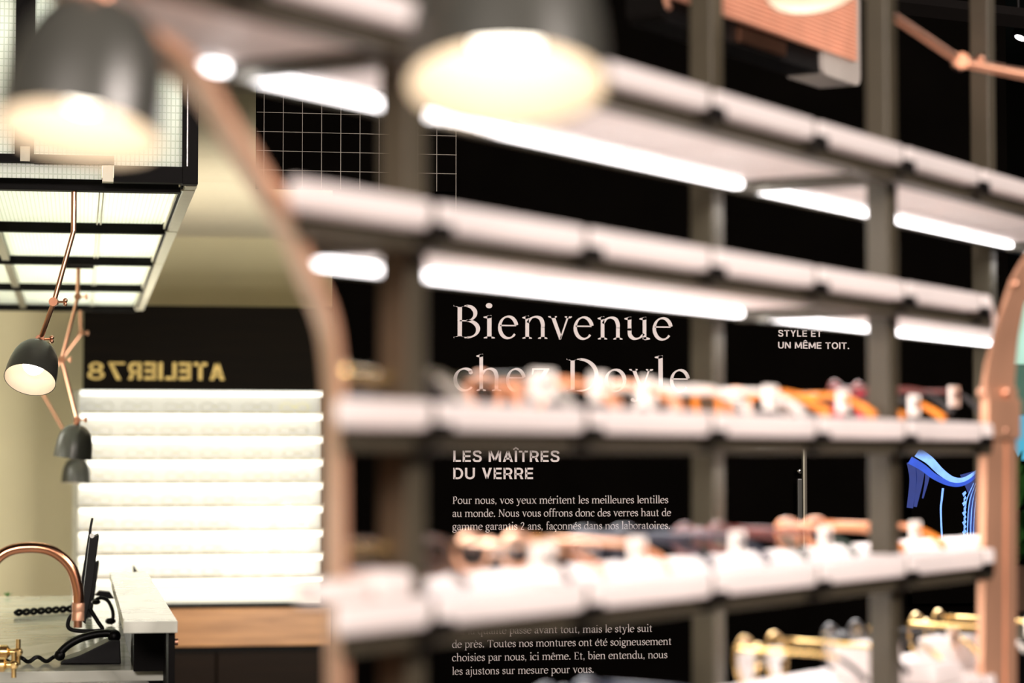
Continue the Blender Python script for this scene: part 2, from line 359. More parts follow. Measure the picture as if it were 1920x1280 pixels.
G['.'] = (.42, disc(.21, .10, .125))
G[','] = (.42, disc(.21, .11, .11)+[[(.25, .15), (.32, .08), (.22, -.2), (.14, -.24)]])
G[' '] = (.50, [])
for k, base, kind, off in (('é', 'e', 'a', .48), ('è', 'e', 'g', .44), ('ê', 'e', 'c', .46)):
    G[k] = (G[base][0], G[base][1]+acc(kind, off, 1.14))
G['ç'] = (G['c'][0], G['c'][1]+stroke([(.46, 0), (.44, -.12), (.56, -.2), (.5, -.36), (.32, -.38)], .8))

def lay(mb, polys, x0, z0, ux, uz, Y):
    for p in polys: mb.add([(x0+a*ux, Y, z0+b*uz) for a, b in p], [tuple(range(len(p)))])
def serif_line(text, px0, px1, py, xh_px, Y=YB-.0012, parent=None, label=None, slots=None):
    a = on_y(px0, py, Y); b = on_y(px1, py, Y); u = xh_px*(a-EYE).dot(Fv)/FPX
    mb = MB()
    if slots:
        for ch, q0, q1 in slots:
            adv, polys = G[ch]; xs = [p[0] for q in polys for p in q]; mn, mx = min(xs), max(xs)
            A = on_y(q0, py, Y); B = on_y(q1, py, Y); sx = (B.x-A.x)/(mx-mn); lay(mb, polys, A.x-mn*sx, a.z, sx, u, Y)
    else:
        tot = sum(G[c][0]+.03 for c in text); sx = (b.x-a.x)/tot; x = a.x
        for c in text:
            adv, polys = G[c]; lay(mb, polys, x, a.z, sx, u, Y); x += (adv+.03)*sx
    o = mb.build('lettering', 'wall_lettering_grey', parent)
    if label: o['label'] = label
    return o
def mono(pts, hw, smooth=False):                          # an even stroke with mitred joints
    P = [Vector((x, y, 0)) for x, y in pts]
    if smooth: P = smooth_path(P, 6)
    L, R = [], []
    for i, p in enumerate(P):
        t0 = (p-P[i-1]).normalized() if i else (P[1]-p).normalized()
        t1 = (P[i+1]-p).normalized() if i < len(P)-1 else t0
        n0 = Vector((-t0.y, t0.x, 0)); n1 = Vector((-t1.y, t1.x, 0)); n = n0+n1; n = n/max(.35, n.dot(n0)) if n.length > 1e-6 else n0
        L.append(p+n*hw); R.append(p-n*hw)
    return [[(L[i].x, L[i].y), (R[i].x, R[i].y), (R[i+1].x, R[i+1].y), (L[i+1].x, L[i+1].y)] for i in range(len(L)-1)]
def sans_glyph(c, h):
    e = lambda cx, cy, rx, ry, a0, a1: mono([(cx+rx*math.cos(rad(a0+(a1-a0)*i/20)), cy+ry*math.sin(rad(a0+(a1-a0)*i/20))) for i in range(21)], h)
    v = lambda x, y0=0, y1=1: [[(x-h, y0), (x+h, y0), (x+h, y1), (x-h, y1)]]
    b = lambda x0, x1, y: [[(x0, y-h), (x1, y-h), (x1, y+h), (x0, y+h)]]
    t = 1-h
    if c in 'ÎÊ':
        g, w_ = sans_glyph({'Î': 'I', 'Ê': 'E'}[c], h); m = {'Î': h, 'Ê': .31}[c]
        return g+mono([(m-.2, 1.09), (m, 1.27), (m+.2, 1.09)], h*.72), w_
    if c == 'L': return v(h)+b(h, .56, h), .56
    if c == 'E': return v(h)+b(h, .60, h)+b(h, .57, .51)+b(h, .60, t), .60
    if c == 'T': return v(.34)+b(0, .68, t), .68
    if c == 'I': return v(h), 2*h
    if c == 'A': return [[(0, 0), (2*h+.03, 0), (.38+h, 1), (.38-h, 1)], [(.76-2*h-.03, 0), (.76, 0), (.38+h, 1), (.38-h, 1)]]+b(.16, .60, .29), .76
    if c == 'V': return [[(0, 1), (2*h+.03, 1), (.37+h, 0), (.37-h, 0)], [(.74-2*h-.03, 1), (.74, 1), (.37+h, 0), (.37-h, 0)]], .74
    if c == 'M': return v(h)+v(.92-h)+[[(0, 1), (2*h+.04, 1), (.46+h*.9, .12), (.46-h*.9, .12)], [(.92-2*h-.04, 1), (.92, 1), (.46+h*.9, .12), (.46-h*.9, .12)]], .92
    if c == 'N': return v(h)+v(.76-h)+[[(0, 1), (2*h+.03, 1), (.76, 0), (.76-2*h-.03, 0)]], .76
    if c == 'U': return v(h, .33)+v(.74-h, .33)+e(.37, .35, .37-h, .36-h, 180, 360), .74
    if c == 'D': return v(h)+b(h, .36, t)+b(h, .36, h)+e(.34, .5, .40-h, .5-h, 90, -90), .74
    if c == 'O': return e(.42, .5, .42-h, .515-h, 0, 360), .84
    if c == 'R': return v(h)+b(h, .40, t)+b(h, .40, .43)+e(.39, (t+.43)/2, .28-h, (t-.43)/2, 90, -90)+[[(.34, .44), (.50, .44), (.68, 0), (.68-2*h-.03, 0)]], .68
    if c == 'S': return mono([(.60, .74), (.52, .90), (.34, t+.01), (.15, .89), (.11, .72), (.22, .58), (.38, .52), (.55, .43), (.60, .27), (.52, .10), (.34, h-.01), (.15, .10), (.06, .28)], h, True), .66
    if c == 'Y': return v(.36, 0, .45)+[[(0, 1), (2*h+.03, 1), (.36+h, .42), (.36-h, .42)], [(.72-2*h-.03, 1), (.72, 1), (.36+h, .42), (.36-h, .42)]], .72
    if c == '.': return [[(0, 0), (2.2*h, 0), (2.2*h, 2.2*h), (0, 2.2*h)]], 2.2*h
    if c == '7': return b(0, .60, t)+[[(.60-2*h-.02, t), (.60, t), (.30, 0), (.13, 0)]], .60
    if c == '8': return e(.31, .74, .26-h, .26-h, 0, 360)+e(.31, .275, .31-h, .275-h, 0, 360), .62
    return [], .26
def sans_line(text, px0, px1, py, cap_px, material, Y, parent, hw=.075, mirror=False, label=None):
    polys = []; x = 0
    for c in text:
        g, w_ = sans_glyph(c, hw); polys += [[(x+a, b) for a, b in p] for p in g]; x += w_+.14
    W = x-.14; a = on_y(px0, py, Y); b = on_y(px1, py, Y); u = cap_px*(a-EYE).dot(Fv)/FPX; sx = (b.x-a.x)/W
    mb = MB(); lay(mb, polys, b.x if mirror else a.x, a.z, -sx if mirror else sx, u, Y)
    o = mb.build('lettering', material, parent)
    if label: o['label'] = label
    return o
q = lambda t: [(c, 820+a/3.692, 820+b/3.692) for c, a, b in t]
serif_line('', 850, 1261, 633.5, 43, parent=wall_back, label='large pale serif lettering, first line of the welcome', slots=q([('B', 113, 296), ('i', 320, 398), ('e', 420, 560), ('n', 588, 762), ('v', 768, 932), ('e', 943, 1082), ('n', 1110, 1282), ('u', 1296, 1472), ('e', 1490, 1629)]))
serif_line('', 850, 1317, 732.2, 43, parent=wall_back, label='large pale serif lettering, second line of the welcome', slots=q([('c', 110, 246), ('h', 270, 442), ('e', 475, 612), ('z', 653, 784), ('D', 896, 1116), ('o', 1156, 1309), ('y', 1328, 1494), ('l', 1506, 1584), ('e', 1610, 1749), ('.', 1792, 1836)]))
for t, a, b, y in (('Pour nous, vos yeux méritent les meilleures lentilles', 848, 1253.5, 944.3), ('au monde. Nous vous offrons donc des verres haut de', 848, 1258.5, 968.8),
                   ('gamme garantis 2 ans, façonnés dans nos laboratoires.', 848, 1257, 993.4), ('Ici, la qualité passe avant tout, mais le style suit', 848, 1223.5, 1188.8),
                   ('de près. Toutes nos montures ont été soigneusement', 847.5, 1259.5, 1214.0), ('choisies par nous, ici même. Et, bien entendu, nous', 847.5, 1252, 1239.3),
                   ('les ajustons sur mesure pour vous.', 847.5, 1114, 1264.8)):
    serif_line(t, a, b, y, 9.6, parent=wall_back)
sans_line('LES MAÎTRES', 850, 1048.5, 865.6, 21.3, 'wall_lettering_grey', YB-.0012, wall_back, .082)
sans_line('DU VERRE', 850, 999.5, 898, 21.3, 'wall_lettering_grey', YB-.0012, wall_back, .082)
sans_line('STYLE ET', 1459, 1541, 630.6, 12.2, 'wall_lettering_grey', YB-.0012, wall_back, .08)
sans_line('UN MÊME TOIT.', 1459, 1592, 653, 12.4, 'wall_lettering_grey', YB-.0012, wall_back, .08)

# wire grid on its black board, hung in front of the partition
gx0 = on_y(481, 300, 4.70).x; gx1 = on_y(857, 300, 4.70).x; gz0 = on_y(500, 352, 4.70).z
board = thing('wire_grid_board', 'black hanging board with a thin white wire grid', 'board', (gx0, 4.70, gz0))
MB().box(gx0, gx1, 4.705, 4.725, gz0, ZC2-.002).build('board_panel', 'black_wall_paint', board)
for i in range(11):
    x = on_y(495+36.05*i, 300, 4.70).x
    cyl(MB(), (x, 4.7035, on_y(855, 420, 4.70).z if i == 10 else gz0), (x, 4.7035, ZC2-.002), .0005, 6).build('wire', 'wire_white', board)
for i in range(10):
    z = on_y(495, 318-36.0*i, 4.70).z
    cyl(MB(), (gx0, 4.7025, z), (gx1, 4.7025, z), .0005, 6).build('wire', 'wire_white', board)

# ------------------------------------------------------------------ the shelving
LEFT, RIGHT = (.275, .193), (.57, .193)
HB = [.275, .149, .0205, -.105, -.2315]
def clip(poly, p, d, keep_right):                        # clip (s, h) polygon by the line through p along d
    out = []; sgn = 1 if keep_right else -1
    f = lambda q_: sgn*((q_[0]-p[0])*d[1]-(q_[1]-p[1])*d[0])
    for i in range(len(poly)):
        a, b = poly[i], poly[(i+1) % len(poly)]; fa, fb = f(a), f(b)
        if fa >= 0: out.append(a)
        if fa*fb < 0: t = fa/(fa-fb); out.append((a[0]+(b[0]-a[0])*t, a[1]+(b[1]-a[1])*t))
    return out
sf = lambda s, h, H: S(s, h, H)
base = S(2.1, .95, -1.45)
unit = thing('display_shelf', 'tall dark metal shelving with white shelf panels and glowing strip lights', 'shelf', base, SHELF)
def pillar(s, h, a): return MB().prism([(s-a, h-a), (s+a, h-a), (s+a, h+a), (s-a, h+a)], -1.45, ZC2-1.45, sf)
for s in (1.325, 2.145, 2.95): pillar(s, .885, .0115).build('post', 'frame_metal', unit, bevel=.002)
for s in (2.120, 2.897): pillar(s, 1.058, .0125).build('post', 'frame_metal', unit, bevel=.002)
GAP0 = 1.302
for t, Hb in enumerate(HB):
    lf = [.955, 1.140, 1.188, 1.188, 1.188][t]; last = t == 0
    def cut(poly, m=0):
        poly = clip(poly, (lf+m, .842), LEFT, True)
        if not last and len(poly) > 2: poly = clip(poly, (2.325-m, .842), RIGHT, False)
        return poly
    for k in range(-2, 9):
        s0, s1 = GAP0+.2*k+.006, GAP0+.2*(k+1)-.006
        p = cut([(s0, .842), (s1, .842), (s1, 1.030), (s0, 1.030)])
        if len(p) < 3 or max(a for a, b in p)-min(a for a, b in p) < .02: continue
        MB().prism(p, Hb, Hb+.018, sf).build('shelf_panel', 'white_acrylic', unit, bevel=.0045)
        if k > -2 and cut([(s0-.01, .846), (s0+.002, .846), (s0, .85)]):
            sp_ = MB().prism([(s0-.016, .845), (s0+.004, .845), (s0+.004, .852), (s0-.016, .852)], Hb-.0053, Hb-.0003, sf); sp_.prism([(s0-.0115, .847), (s0-.0005, .847), (s0-.0005, .875), (s0-.0115, .875)], Hb-.0003, Hb+.0165, sf); sp_.build('spacer', 'frame_metal', unit)
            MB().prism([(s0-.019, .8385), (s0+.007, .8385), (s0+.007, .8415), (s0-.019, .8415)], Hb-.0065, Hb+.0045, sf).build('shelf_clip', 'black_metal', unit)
    e0 = lf+.02; e1 = 3.1 if last else 2.33
    MB().prism(cut([(e0-.2, .852), (3.1, .852), (3.1, .872), (e0-.2, .872)], .006), Hb-.0135, Hb-.0054, sf).build('front_rail', 'frame_metal', unit, bevel=.0015)
    MB().prism(cut([(e0-.2, .856), (3.1, .856), (3.1, .880), (e0-.2, .880)], .006), Hb-.0053, Hb-.0003, sf).build('rail_shade', 'black_metal', unit)  # black strip standing in for the shade under the panel overhang
    r0 = lf+.275*(1.05-.842)/.193
    MB().prism([(r0, 1.036), (3.1 if last else 2.86, 1.036), (3.1 if last else 2.86, 1.046), (r0, 1.046)], Hb-.0095, Hb+.002, sf).build('rear_rail', 'frame_metal', unit, bevel=.0015)
    for s in (1.325, 2.140, 2.92):
        if t and s > 2.5: continue
        p = cut([(s-.010, .874), (s+.010, .874), (s+.010, 1.034), (s-.010, 1.034)])
        if len(p) > 2: MB().prism(p, Hb-.012, Hb-.001, sf).build('cross_bar', 'frame_metal', unit)
    l0 = 1.294 if last else lf+.275*(1.03-.842)/.193+.012
    for a, b in ((l0, 2.128), (2.155, 2.905 if last else 2.85), (2.93, 3.1)):
        if t and a > 2.5: continue
        st = MB().prism([(a, 1.022), (b, 1.022), (b, 1.034), (a, 1.034)], Hb-.0085, Hb-.001, sf).build('light_strip', 'led_white', unit, bevel=.002)
        c_ = S((a+b)/2, 1.016, Hb-.0125); la = area('strip_glow', c_, b-a, 1.8*(b-a), (1, .97, .95), c_+Vector((0, 0, -1))-SN*.35, .030); la.rotation_euler = Matrix((SD, (SN-Vector((0, 0, .35))).normalized(), SD.cross((SN-Vector((0, 0, .35))).normalized()))).transposed().to_euler()

# the copper linings of the two arches that end the shelving
cur = [(p[0], p[1]) for p in ((641, 1500), (640, 1280), (638, 1000), (636, 800), (632, 700), (619, 600), (578, 500), (542, 410), (494, 333), (432, 233), (388, 160), (340, 108), (280, 70), (190, 7), (90, -45))]
cw = [on_h(x, y, .862) for x, y in cur]
cw = [(cw[0][0], -1.45)] + cw
cp = smooth_path([(a, b, 0) for a, b in cw[1:]], 5); cp = [Vector((cw[0][0], cw[0][1], 0))]+cp
arch = thing('copper_arch_lining', 'curved copper lining at the left end of the shelving, flaring out at the top', 'arch', S(cw[0][0], .9, -1.45), 0)
mb = MB()
sect = []
for i, p in enumerate(cp):
    t = (cp[min(i+1, len(cp)-1)]-cp[max(i-1, 0)]).normalized(); n = Vector((t.y, -t.x, 0))
    if n.x < 0: n = -n
    a = p; b = p+n*.008; e = Vector((.751, .66))*.095
    sect.append([S(a.x, .862, a.y), S(b.x, .862, b.y), S(b.x+e.x, .862+e.y, b.y), S(a.x+e.x, .862+e.y, a.y)])
mb.add([v for q_ in sect for v in q_], [(4*i+j, 4*i+(j+1) % 4, 4*i+4+(j+1) % 4, 4*i+4+j) for i in range(len(sect)-1) for j in range(4)]+[(0, 1, 2, 3), tuple(len(sect)*4-4+j for j in range(4))])
mb.build('copper_sheet', 'copper_brushed', arch, smooth=True)
for y0, y1 in ((700, 716), (1028, 1030)):
    a = on_h(632, y0, .90); b = on_h(792, y1, .885)
    cyl(MB(), S(a[0], .90, a[1]), S(b[0]-.012, .885, b[1]), .0042).build('tie_rod', 'brass', arch, smooth=True)
    if y0 == 700: MB().ball(S(a[0], .898, a[1]), .0085).build('rod_knob', 'brass', arch, smooth=True)

redge = [(1833, 1896, 1500), (1833, 1896, 1280), (1836, 1896, 1000), (1839, 1896, 800), (1841, 1897, 727), (1848, 1900, 680), (1861, 1905, 634), (1878, 1916, 574), (1895, 1934, 524), (1914, 1957, 490), (1950, 2002, 440), (2000, 2060, 400), (2070, 2140, 362)]
arch2 = thing('copper_arch_lining', 'broad copper lining at the right end of the shelving, in two bands', 'arch', S(2.36, .9, -1.45), 0)
def band(rows, h0, h1, name, material, fl=(0, 1)):
    mb = MB(); q_ = []
    A = [on_h(l+(r-l)*fl[0], y, .86)+on_h(l+(r-l)*fl[1], y, .86) for l, r, y in rows]
    if rows[0][2] >= 1500: A = [(A[0][0], -1.45, A[0][2], -1.45)]+A
    for a0, b0, a1, b1 in A: q_ += [S(a0, h0, b0), S(a1, h0, b1), S(a1, h1, b1), S(a0, h1, b0)]
    n = len(A)
    mb.add(q_, [(4*i+j, 4*i+(j+1) % 4, 4*i+4+(j+1) % 4, 4*i+4+j) for i in range(n-1) for j in range(4)]+[(0, 1, 2, 3), tuple(4*n-4+j for j in range(4))])
    return mb.build(name, material, arch2, smooth=True)
band(redge, .857, .861, 'copper_sheet', 'copper_brushed')
band([r for r in redge if r[2] >= 727], .854, .857, 'inner_band', 'copper_brushed', (0, .60))
band([r for r in redge if r[2] >= 727], .854, .857, 'outer_band', 'copper_brushed', (.70, 1))
band([(1836, 1897, 822), (1836, 1897, 748)], .850, .854, 'clasp_plate', 'copper_brushed')
for x, y in ((1847, 735), (1890, 735), (1893, 532), (1887, 808)):
    a = on_h(x, y, .862 if y < 600 else .850); MB().ball(S(a[0], .857 if y < 600 else .853, a[1]), .005).build('rivet', 'copper', arch2, smooth=True)

# ------------------------------------------------------------------ spectacles on the shelves
def spectacles(label, s, tier, frame, lens, shape='round', tip=None, rw=.0022, w_=.048, h_=.026, tags=1, dh=0, ang=0, metal=False, bot=None, clip_on=False):
    z0 = HB[tier]+.018
    r = thing('eyeglasses', label, 'eyeglasses', S(s, .93, z0), SHELF+rad(ang), 'eyeglasses on the shelving')
    M = WM(r); half = w_/2+.010; yl = .072+dh; zc = h_/2+rw+.0005
    ex = 2.0 if shape == 'round' else 3.2
    tilt = .10
    def ring(cx, k=1.0):
        out = []
        for i in range(36):
            a = 2*PI*i/36; c, d = math.cos(a), math.sin(a)
            x = (w_/2)*k*math.copysign(abs(c)**(2/ex), c); z = (h_/2)*k*math.copysign(abs(d)**(2/ex), d)
            out.append(M @ Vector((cx+x, yl+z*tilt, zc+z)))
        return out
    for sg in (-1, 1):
        MB().tube(ring(sg*half), rw, 8, True).build('rim', frame, r, smooth=True)
        p = ring(sg*half, .97); MB().add(p, [tuple(range(36))]).build('lens', lens, r)
    MB().tube([M @ Vector((x, yl+.002+.15*abs(.011-abs(x)), zc+h_*.22+.003*math.cos(x*150))) for x in (-.012, -.006, 0, .006, .012)], rw*.95, 8).build('bridge', frame, r, smooth=True)
    for sg in (-1, 1):
        xo = sg*(half+w_/2+.002); zt = zc+h_*.30
        pts = smooth_path([M @ Vector((xo-sg*.003, yl, zt)), M @ Vector((xo+sg*.003, yl-.006, zt)), M @ Vector((xo, yl-.05, zt-.0005)), M @ Vector((xo-sg*.003, yl-.092, zt-.002)),
                           M @ Vector((xo-sg*.005, yl-.113, zt-.010)), M @ Vector((xo-sg*.008, yl-.130, max(rw+.001, zt-.025)))], 6)
        n1 = int(len(pts)*.68)
        tm = MB().tube(pts[:n1+1], rw*1.0, 8, flat=.75).build('temple', frame, r, smooth=True)
        MB().tube(pts[n1:], [rw*(1.05+.5*i/(len(pts)-n1)) for i in range(len(pts)-n1)], 8, flat=.8).build('temple_tip', tip or frame, tm, smooth=True)
        MB().box(xo-.0025, xo+.0025, yl-.008, yl-.001, zt-.003, zt+.003, M).build('hinge', 'brass' if metal else frame, r)
        if metal: MB().ball(M @ Vector((sg*.009, yl-.006, zc-.002)), .0035, 10).build('nose_pad', 'clear_lens', r, smooth=True)
    for i in range(tags):
        xo = (half+w_/2)*(1 if i == 0 else -1); zt = zc+h_*.30
        tg = MB().box(xo-.012, xo+.012, yl-.098-.02*i, yl-.0945-.02*i, zt-.017, zt+.004, M).build('price_tag', 'tag_paper', r, bevel=.001)
        MB().box(xo-.005, xo+.005, yl-.0988-.02*i, yl-.0982-.02*i, zt-.010, zt-.004, M).build('tag_print', 'tag_ink', tg)
    if clip_on:
        for sg in (-1, 1):
            MB().lathe([(.017, 0), (.017, .0015)], axisM(M @ Vector((sg*.027, yl+.010, zc+h_*.58)), SN), 24).build('flip_lens', 'red_lens', r)
    return r
mat('acetate_olive', lin(60, 54, 36), .4, var=.4, scale=90); mat('acetate_clear', lin(190, 186, 178), .35, var=.05)
mat('acetate_peach', lin(222, 150, 106), .4, var=.12, scale=40); mat('acetate_white', lin(206, 199, 192), .25)
mat('acetate_amber', lin(236, 134, 28), .4, var=.25, scale=90); mat('acetate_brown', lin(80, 52, 36), .4, var=.3, scale=80)
mat('rose_gold', (.78, .44, .28), .28, 1); mat('acetate_navy', lin(22, 28, 48), .4, var=.2, scale=60)
mat('acetate_green', lin(26, 50, 36), .4, var=.25, scale=60); mat('acetate_wine', lin(92, 32, 26), .4, var=.3, scale=60)
mat('acetate_black', lin(22, 20, 20), .4, var=.2); mat('gold_wire', (.62, .42, .17), .24, 1); mat('silver_wire', (.75, .72, .70), .4, 1)
C = [GAP0+.1+.2*k for k in range(7)]
R_ = 'round'
spectacles('olive tortoise eyeglasses beside the left post, third shelf from the top', 1.47, 2, 'acetate_olive', 'clear_lens', 'square', 'acetate_clear', .0024, ang=-13)
spectacles('peach eyeglasses in front of the second line of the big lettering', 1.65, 2, 'acetate_peach', 'clear_lens', R_, None, .0026, tags=2)
spectacles('white thick-rimmed eyeglasses left of the amber pair, third shelf', 1.88, 2, 'acetate_white', 'clear_lens', 'square', None, .0028)
spectacles('amber orange eyeglasses left of the right front post, third shelf', 2.04, 2, 'acetate_amber', 'clear_lens', 'square', None, .0028)
spectacles('black and amber eyeglasses with a white tag, right of the right front post, third shelf', 2.217, 2, 'acetate_black', 'clear_lens', R_, 'acetate_amber', .0026)
mat('red_tint', lin(206, 50, 76), .3)
spectacles('round wine red eyeglasses with red lenses at the back of the third shelf', 2.335, 2, 'acetate_wine', 'red_tint', R_, 'acetate_black', .0022, .041, .041)
spectacles('brown eyeglasses beside the left post, fourth shelf from the top', 1.47, 3, 'acetate_brown', 'clear_lens', 'square', None, .0024, ang=-13)
spectacles('rose gold eyeglasses in front of the first paragraph, fourth shelf', 1.632, 3, 'rose_gold', 'clear_lens', R_, 'acetate_peach', .0022, metal=True)
spectacles('navy blue eyeglasses in the middle of the fourth shelf', C[2]+.01, 3, 'acetate_navy', 'clear_lens', 'square', None, .0026)
spectacles('dark green and wine red eyeglasses left of the right front post, fourth shelf', C[3]-.005, 3, 'acetate_wine', 'clear_lens', R_, 'acetate_green', .0025)
spectacles('pale peach eyeglasses right of the right front post, fourth shelf', 2.217, 3, 'acetate_peach', 'clear_lens', 'square', 'acetate_amber', .0026)
spectacles('dark navy eyeglasses at the bottom edge, under the last paragraph', 1.745, 4, 'acetate_navy', 'clear_lens', R_, 'acetate_black', .0030, tags=0)
spectacles('gold round eyeglasses with gold lenses on the lowest shelf', 2.12, 4, 'gold_wire', 'gold_lens', R_, 'acetate_black', .0020, .046, .044, metal=True)
spectacles('black and gold round eyeglasses left of the right front post, lowest shelf', 2.32, 4, 'acetate_black', 'grey_lens', R_, 'gold_wire', .0022, .046, .044, metal=True)
spectacles('pale gold eyeglasses with clear lenses on the lowest shelf, far right', 2.555, 4, 'gold_wire', 'clear_lens', R_, 'acetate_clear', .0026, .048, .042, metal=True)

def pad(label, s, h, tier, a, b, c, ang=0, name='display_block', group='white blocks on the shelving', dz=0):
    z = HB[tier]+.018+dz; M = Matrix.Translation(S(s, h, z)) @ Matrix.Rotation(SHELF+rad(ang), 4, 'Z')
    o = MB().box(-a, a, -b, b, .0003, c, M).build(name, 'white_acrylic', None, bevel=min(.006, c*.3))
    return tag(o, label, 'block', group)
pad('white display block at the left end of the fourth shelf', 1.222, .868, 3, .024, .012, .014)
pad('taller white display block just left of the left front post, fourth shelf', 1.276, .872, 3, .020, .016, .018)
for i, (s, h, c, dz) in enumerate(((1.864, .875, .012, 0), (1.96, .87, .013, 0), (2.012, .93, .016, 0), (2.220, .872, .020, 0), (2.222, .935, .036, 0), (2.428, .93, .030, 0))):
    pad(['low white block nearest the gold round pair, lowest shelf', 'low white block below the black and gold pair, lowest shelf', 'white block behind the right front post, lowest shelf',
         'broad white block right of the right front post, lowest shelf', 'tallest white block on the lowest shelf', 'white block next to the copper lining, lowest shelf'][i], s, h, 4, .038, .022, c)

# ------------------------------------------------------------------ jointed lamps
def lamp(label, path, rim, axis, size=1.0, group=None, mount=True, nuts=True, strong=False):
    axis = Vector(axis).normalized(); apex = rim-axis*.088*size
    r = thing('jointed_lamp', label, 'lamp', path[0], 0, group)
    M = axisM(apex, axis) @ Matrix.Scale(size, 4)
    prof = [(.0005, 0), (.010, .0005), (.020, .0035), (.030, .010), (.0375, .0195), (.0430, .032), (.0468, .048), (.049, .066), (.050, .088)]
    sh = MB().lathe(prof+[(.0492, .088), (.0482, .066), (.046, .048), (.0422, .033), (.0367, .021), (.029, .0115), (.019, .005), (.0005, .0025)], M, 48).build('shade', 'shade_grey', r, smooth=True)
    MB().lathe([(.0488, .0875), (.0478, .066), (.0456, .048), (.0418, .0335), (.0363, .0215), (.0285, .012), (.0005, .004)], M, 48, caps=False).build('shade_liner', 'shade_white', sh, smooth=True)
    MB().lathe([(.0005, .004), (.013, .004), (.013, .028), (.0005, .028)], M, 20).build('socket', 'shade_white', r, smooth=True)
    bl = MB(); bl.ball(Vector((0, 0, .050)), .0215, 24); bl.v = [M @ p for p in bl.v]; bl.build('bulb', 'bulb_glow_strong' if strong else 'bulb_glow', r, smooth=True)
    P = list(path)+[apex-axis*.012*size]
    ar = .0048*size
    for i in range(len(P)-1):
        cyl(MB(), P[i], P[i+1], ar if i else ar*1.15, 14).build('arm', 'copper', r, smooth=True)
    cyl(MB(), P[-1], apex+axis*.003*size, .0085*size, 16).build('shade_collar', 'copper_dark', r, smooth=True)
    for i in range(1, len(P)):
        p = P[i]; sd = Rv
        if i == len(P)-1 or nuts is True or i in (nuts or ()):
            j = cyl(MB(), p-Fh*.008*size, p+Fh*.008*size, .0085*size, 16).build('joint', 'copper_dark', r, smooth=True)
            b = MB(); cyl(b, p+sd*.004*size, p+sd*.020*size, .0022*size, 8)
            b.ball(p+sd*.022*size+Vector((0, 0, .003*size)), .0046*size, 10); b.ball(p+sd*.022*size-Vector((0, 0, .004*size)), .0042*size, 10)
            b.build('wing_nut', 'copper', j, smooth=True)
    if mount:
        p = path[0]; MB().box(p.x-.040*size, p.x+.040*size, p.y-.012, p.y+.012, p.z, p.z+.014).build('mounting_plate', 'black_metal', r, bevel=.001)
    return r
Y1, Y2, Y3 = 4.72, 6.62, 8.46
lamp('grey lamp lit and tilted to the viewer, nearest of those under the glass canopy', [on_y(139, 357, Y1), on_y(138, 433, Y1), on_y(101, 566, Y1), ], on_y(56, 712, Y1), -Vector((0, 0, 1))-Fh*.72-Rv*.10, 1.0, 'jointed lamps', nuts=(2,))
lamp('second grey lamp under the glass canopy, shade seen side on against the lit cabinet', [on_y(147, 503, Y2), on_y(146, 556, Y2), on_y(116, 674, Y2)], on_y(136, 858, Y2), -Vector((0, 0, 1))-Rv*.12+Fh*.02, 1.03, 'jointed lamps', nuts=(1, 2))
lamp('farthest grey lamp under the glass canopy, below the second one', [on_y(150, 582, Y3), on_y(152, 624, Y3), on_y(74, 728, Y3)], on_y(142, 905, Y3), -Vector((0, 0, 1))-Rv*.03-Fh*.03, 1.0, 'jointed lamps', nuts=(1,))
def at_z(px, py, z): return EYE+ray(px, py)*z
rimA = at_z(147, 252, 1.24); rimB = at_z(950, 163, 1.215)
axA = (-Vector((0, 0, 1))-Fh*.24-Rv*.10).normalized(); axB = (-Vector((0, 0, 1))-Fh*.30).normalized()
def up_path(rim, ax, dx):
    ap = rim-ax*.10; return [Vector((ap.x+dx, ap.y-.05, ZC2-.016)), Vector((ap.x+dx, ap.y-.05, 2.32)), ap+Vector((dx*.4, -.09, .24))]
lamp('large blurred grey lamp in the upper left, lit, closest to the canopy corner', up_path(rimA, axA, -.12), rimA, axA, .86, 'jointed lamps', strong=True)
lamp('large blurred grey lamp at the top centre, lit, in front of the shelving', up_path(rimB, axB, .10), rimB, axB, 1.02, 'jointed lamps', strong=True)
ZL = 2.55
pA, pB = at_z(1768, 132, 2.62), at_z(1632, 2, 2.55)
lamp('lit lamp on a bent copper arm beside the ribbed copper panel, top right', [at_z(2080, 172, 2.62), pA+Vector((.02, 0, .01)), at_z(1640, 8, 2.56)+Vector((0, 0, .0))], at_z(1528, -20, 2.45), -Vector((0, 0, 1))-Fh*.35+Rv*.12, 1.0, 'jointed lamps', mount=False, nuts=(1,))

# ------------------------------------------------------------------ ribbed copper panel, top right (hung parallel to the shelving)
h0 = 1.17
a0 = on_h(1252, 34, h0); a1 = on_h(1612, 158, h0)
rp = thing('ribbed_copper_panel', 'ribbed copper panel with grey rounded ends hung behind the shelving, top right', 'panel', S((a0[0]+a1[0])/2, h0, a1[1]), SHELF)
sA, sB, zA = a0[0], a1[0], a1[1]
def rounded(s0, s1, z0, z1, r, n=5):
    out = []
    for cx, cz, q0 in ((s1-r, z0+r, -90), (s1-r, z1-r, 0), (s0+r, z1-r, 90), (s0+r, z0+r, 180)):
        out += [(cx+r*math.cos(rad(q0+90*i/n)), cz+r*math.sin(rad(q0+90*i/n))) for i in range(n+1)]
    return out
pf = lambda a, b, d: S(a, d, b)
MB().prism(rounded(sA, sB, zA, zA+.15, .012), h0+.006, h0+.05, pf).build('housing', 'black_metal', rp, smooth=True)
MB().prism(rounded(sB-.11, sB+.005, zA-.002, zA+.152, .012), h0+.001, h0+.0505, pf).build('end_cap', 'grey_plastic', rp, smooth=True)
mb = MB()
for i in range(22):
    z = zA+.026+i*.0052
    mb.prism([(sA+.01, z), (sB-.018, z), (sB-.018, z+.0036), (sA+.01, z+.0036)], h0-.005, h0+.005, pf)
o = mb.build('ribs', 'copper_ribs', rp); o['kind'] = 'stuff'
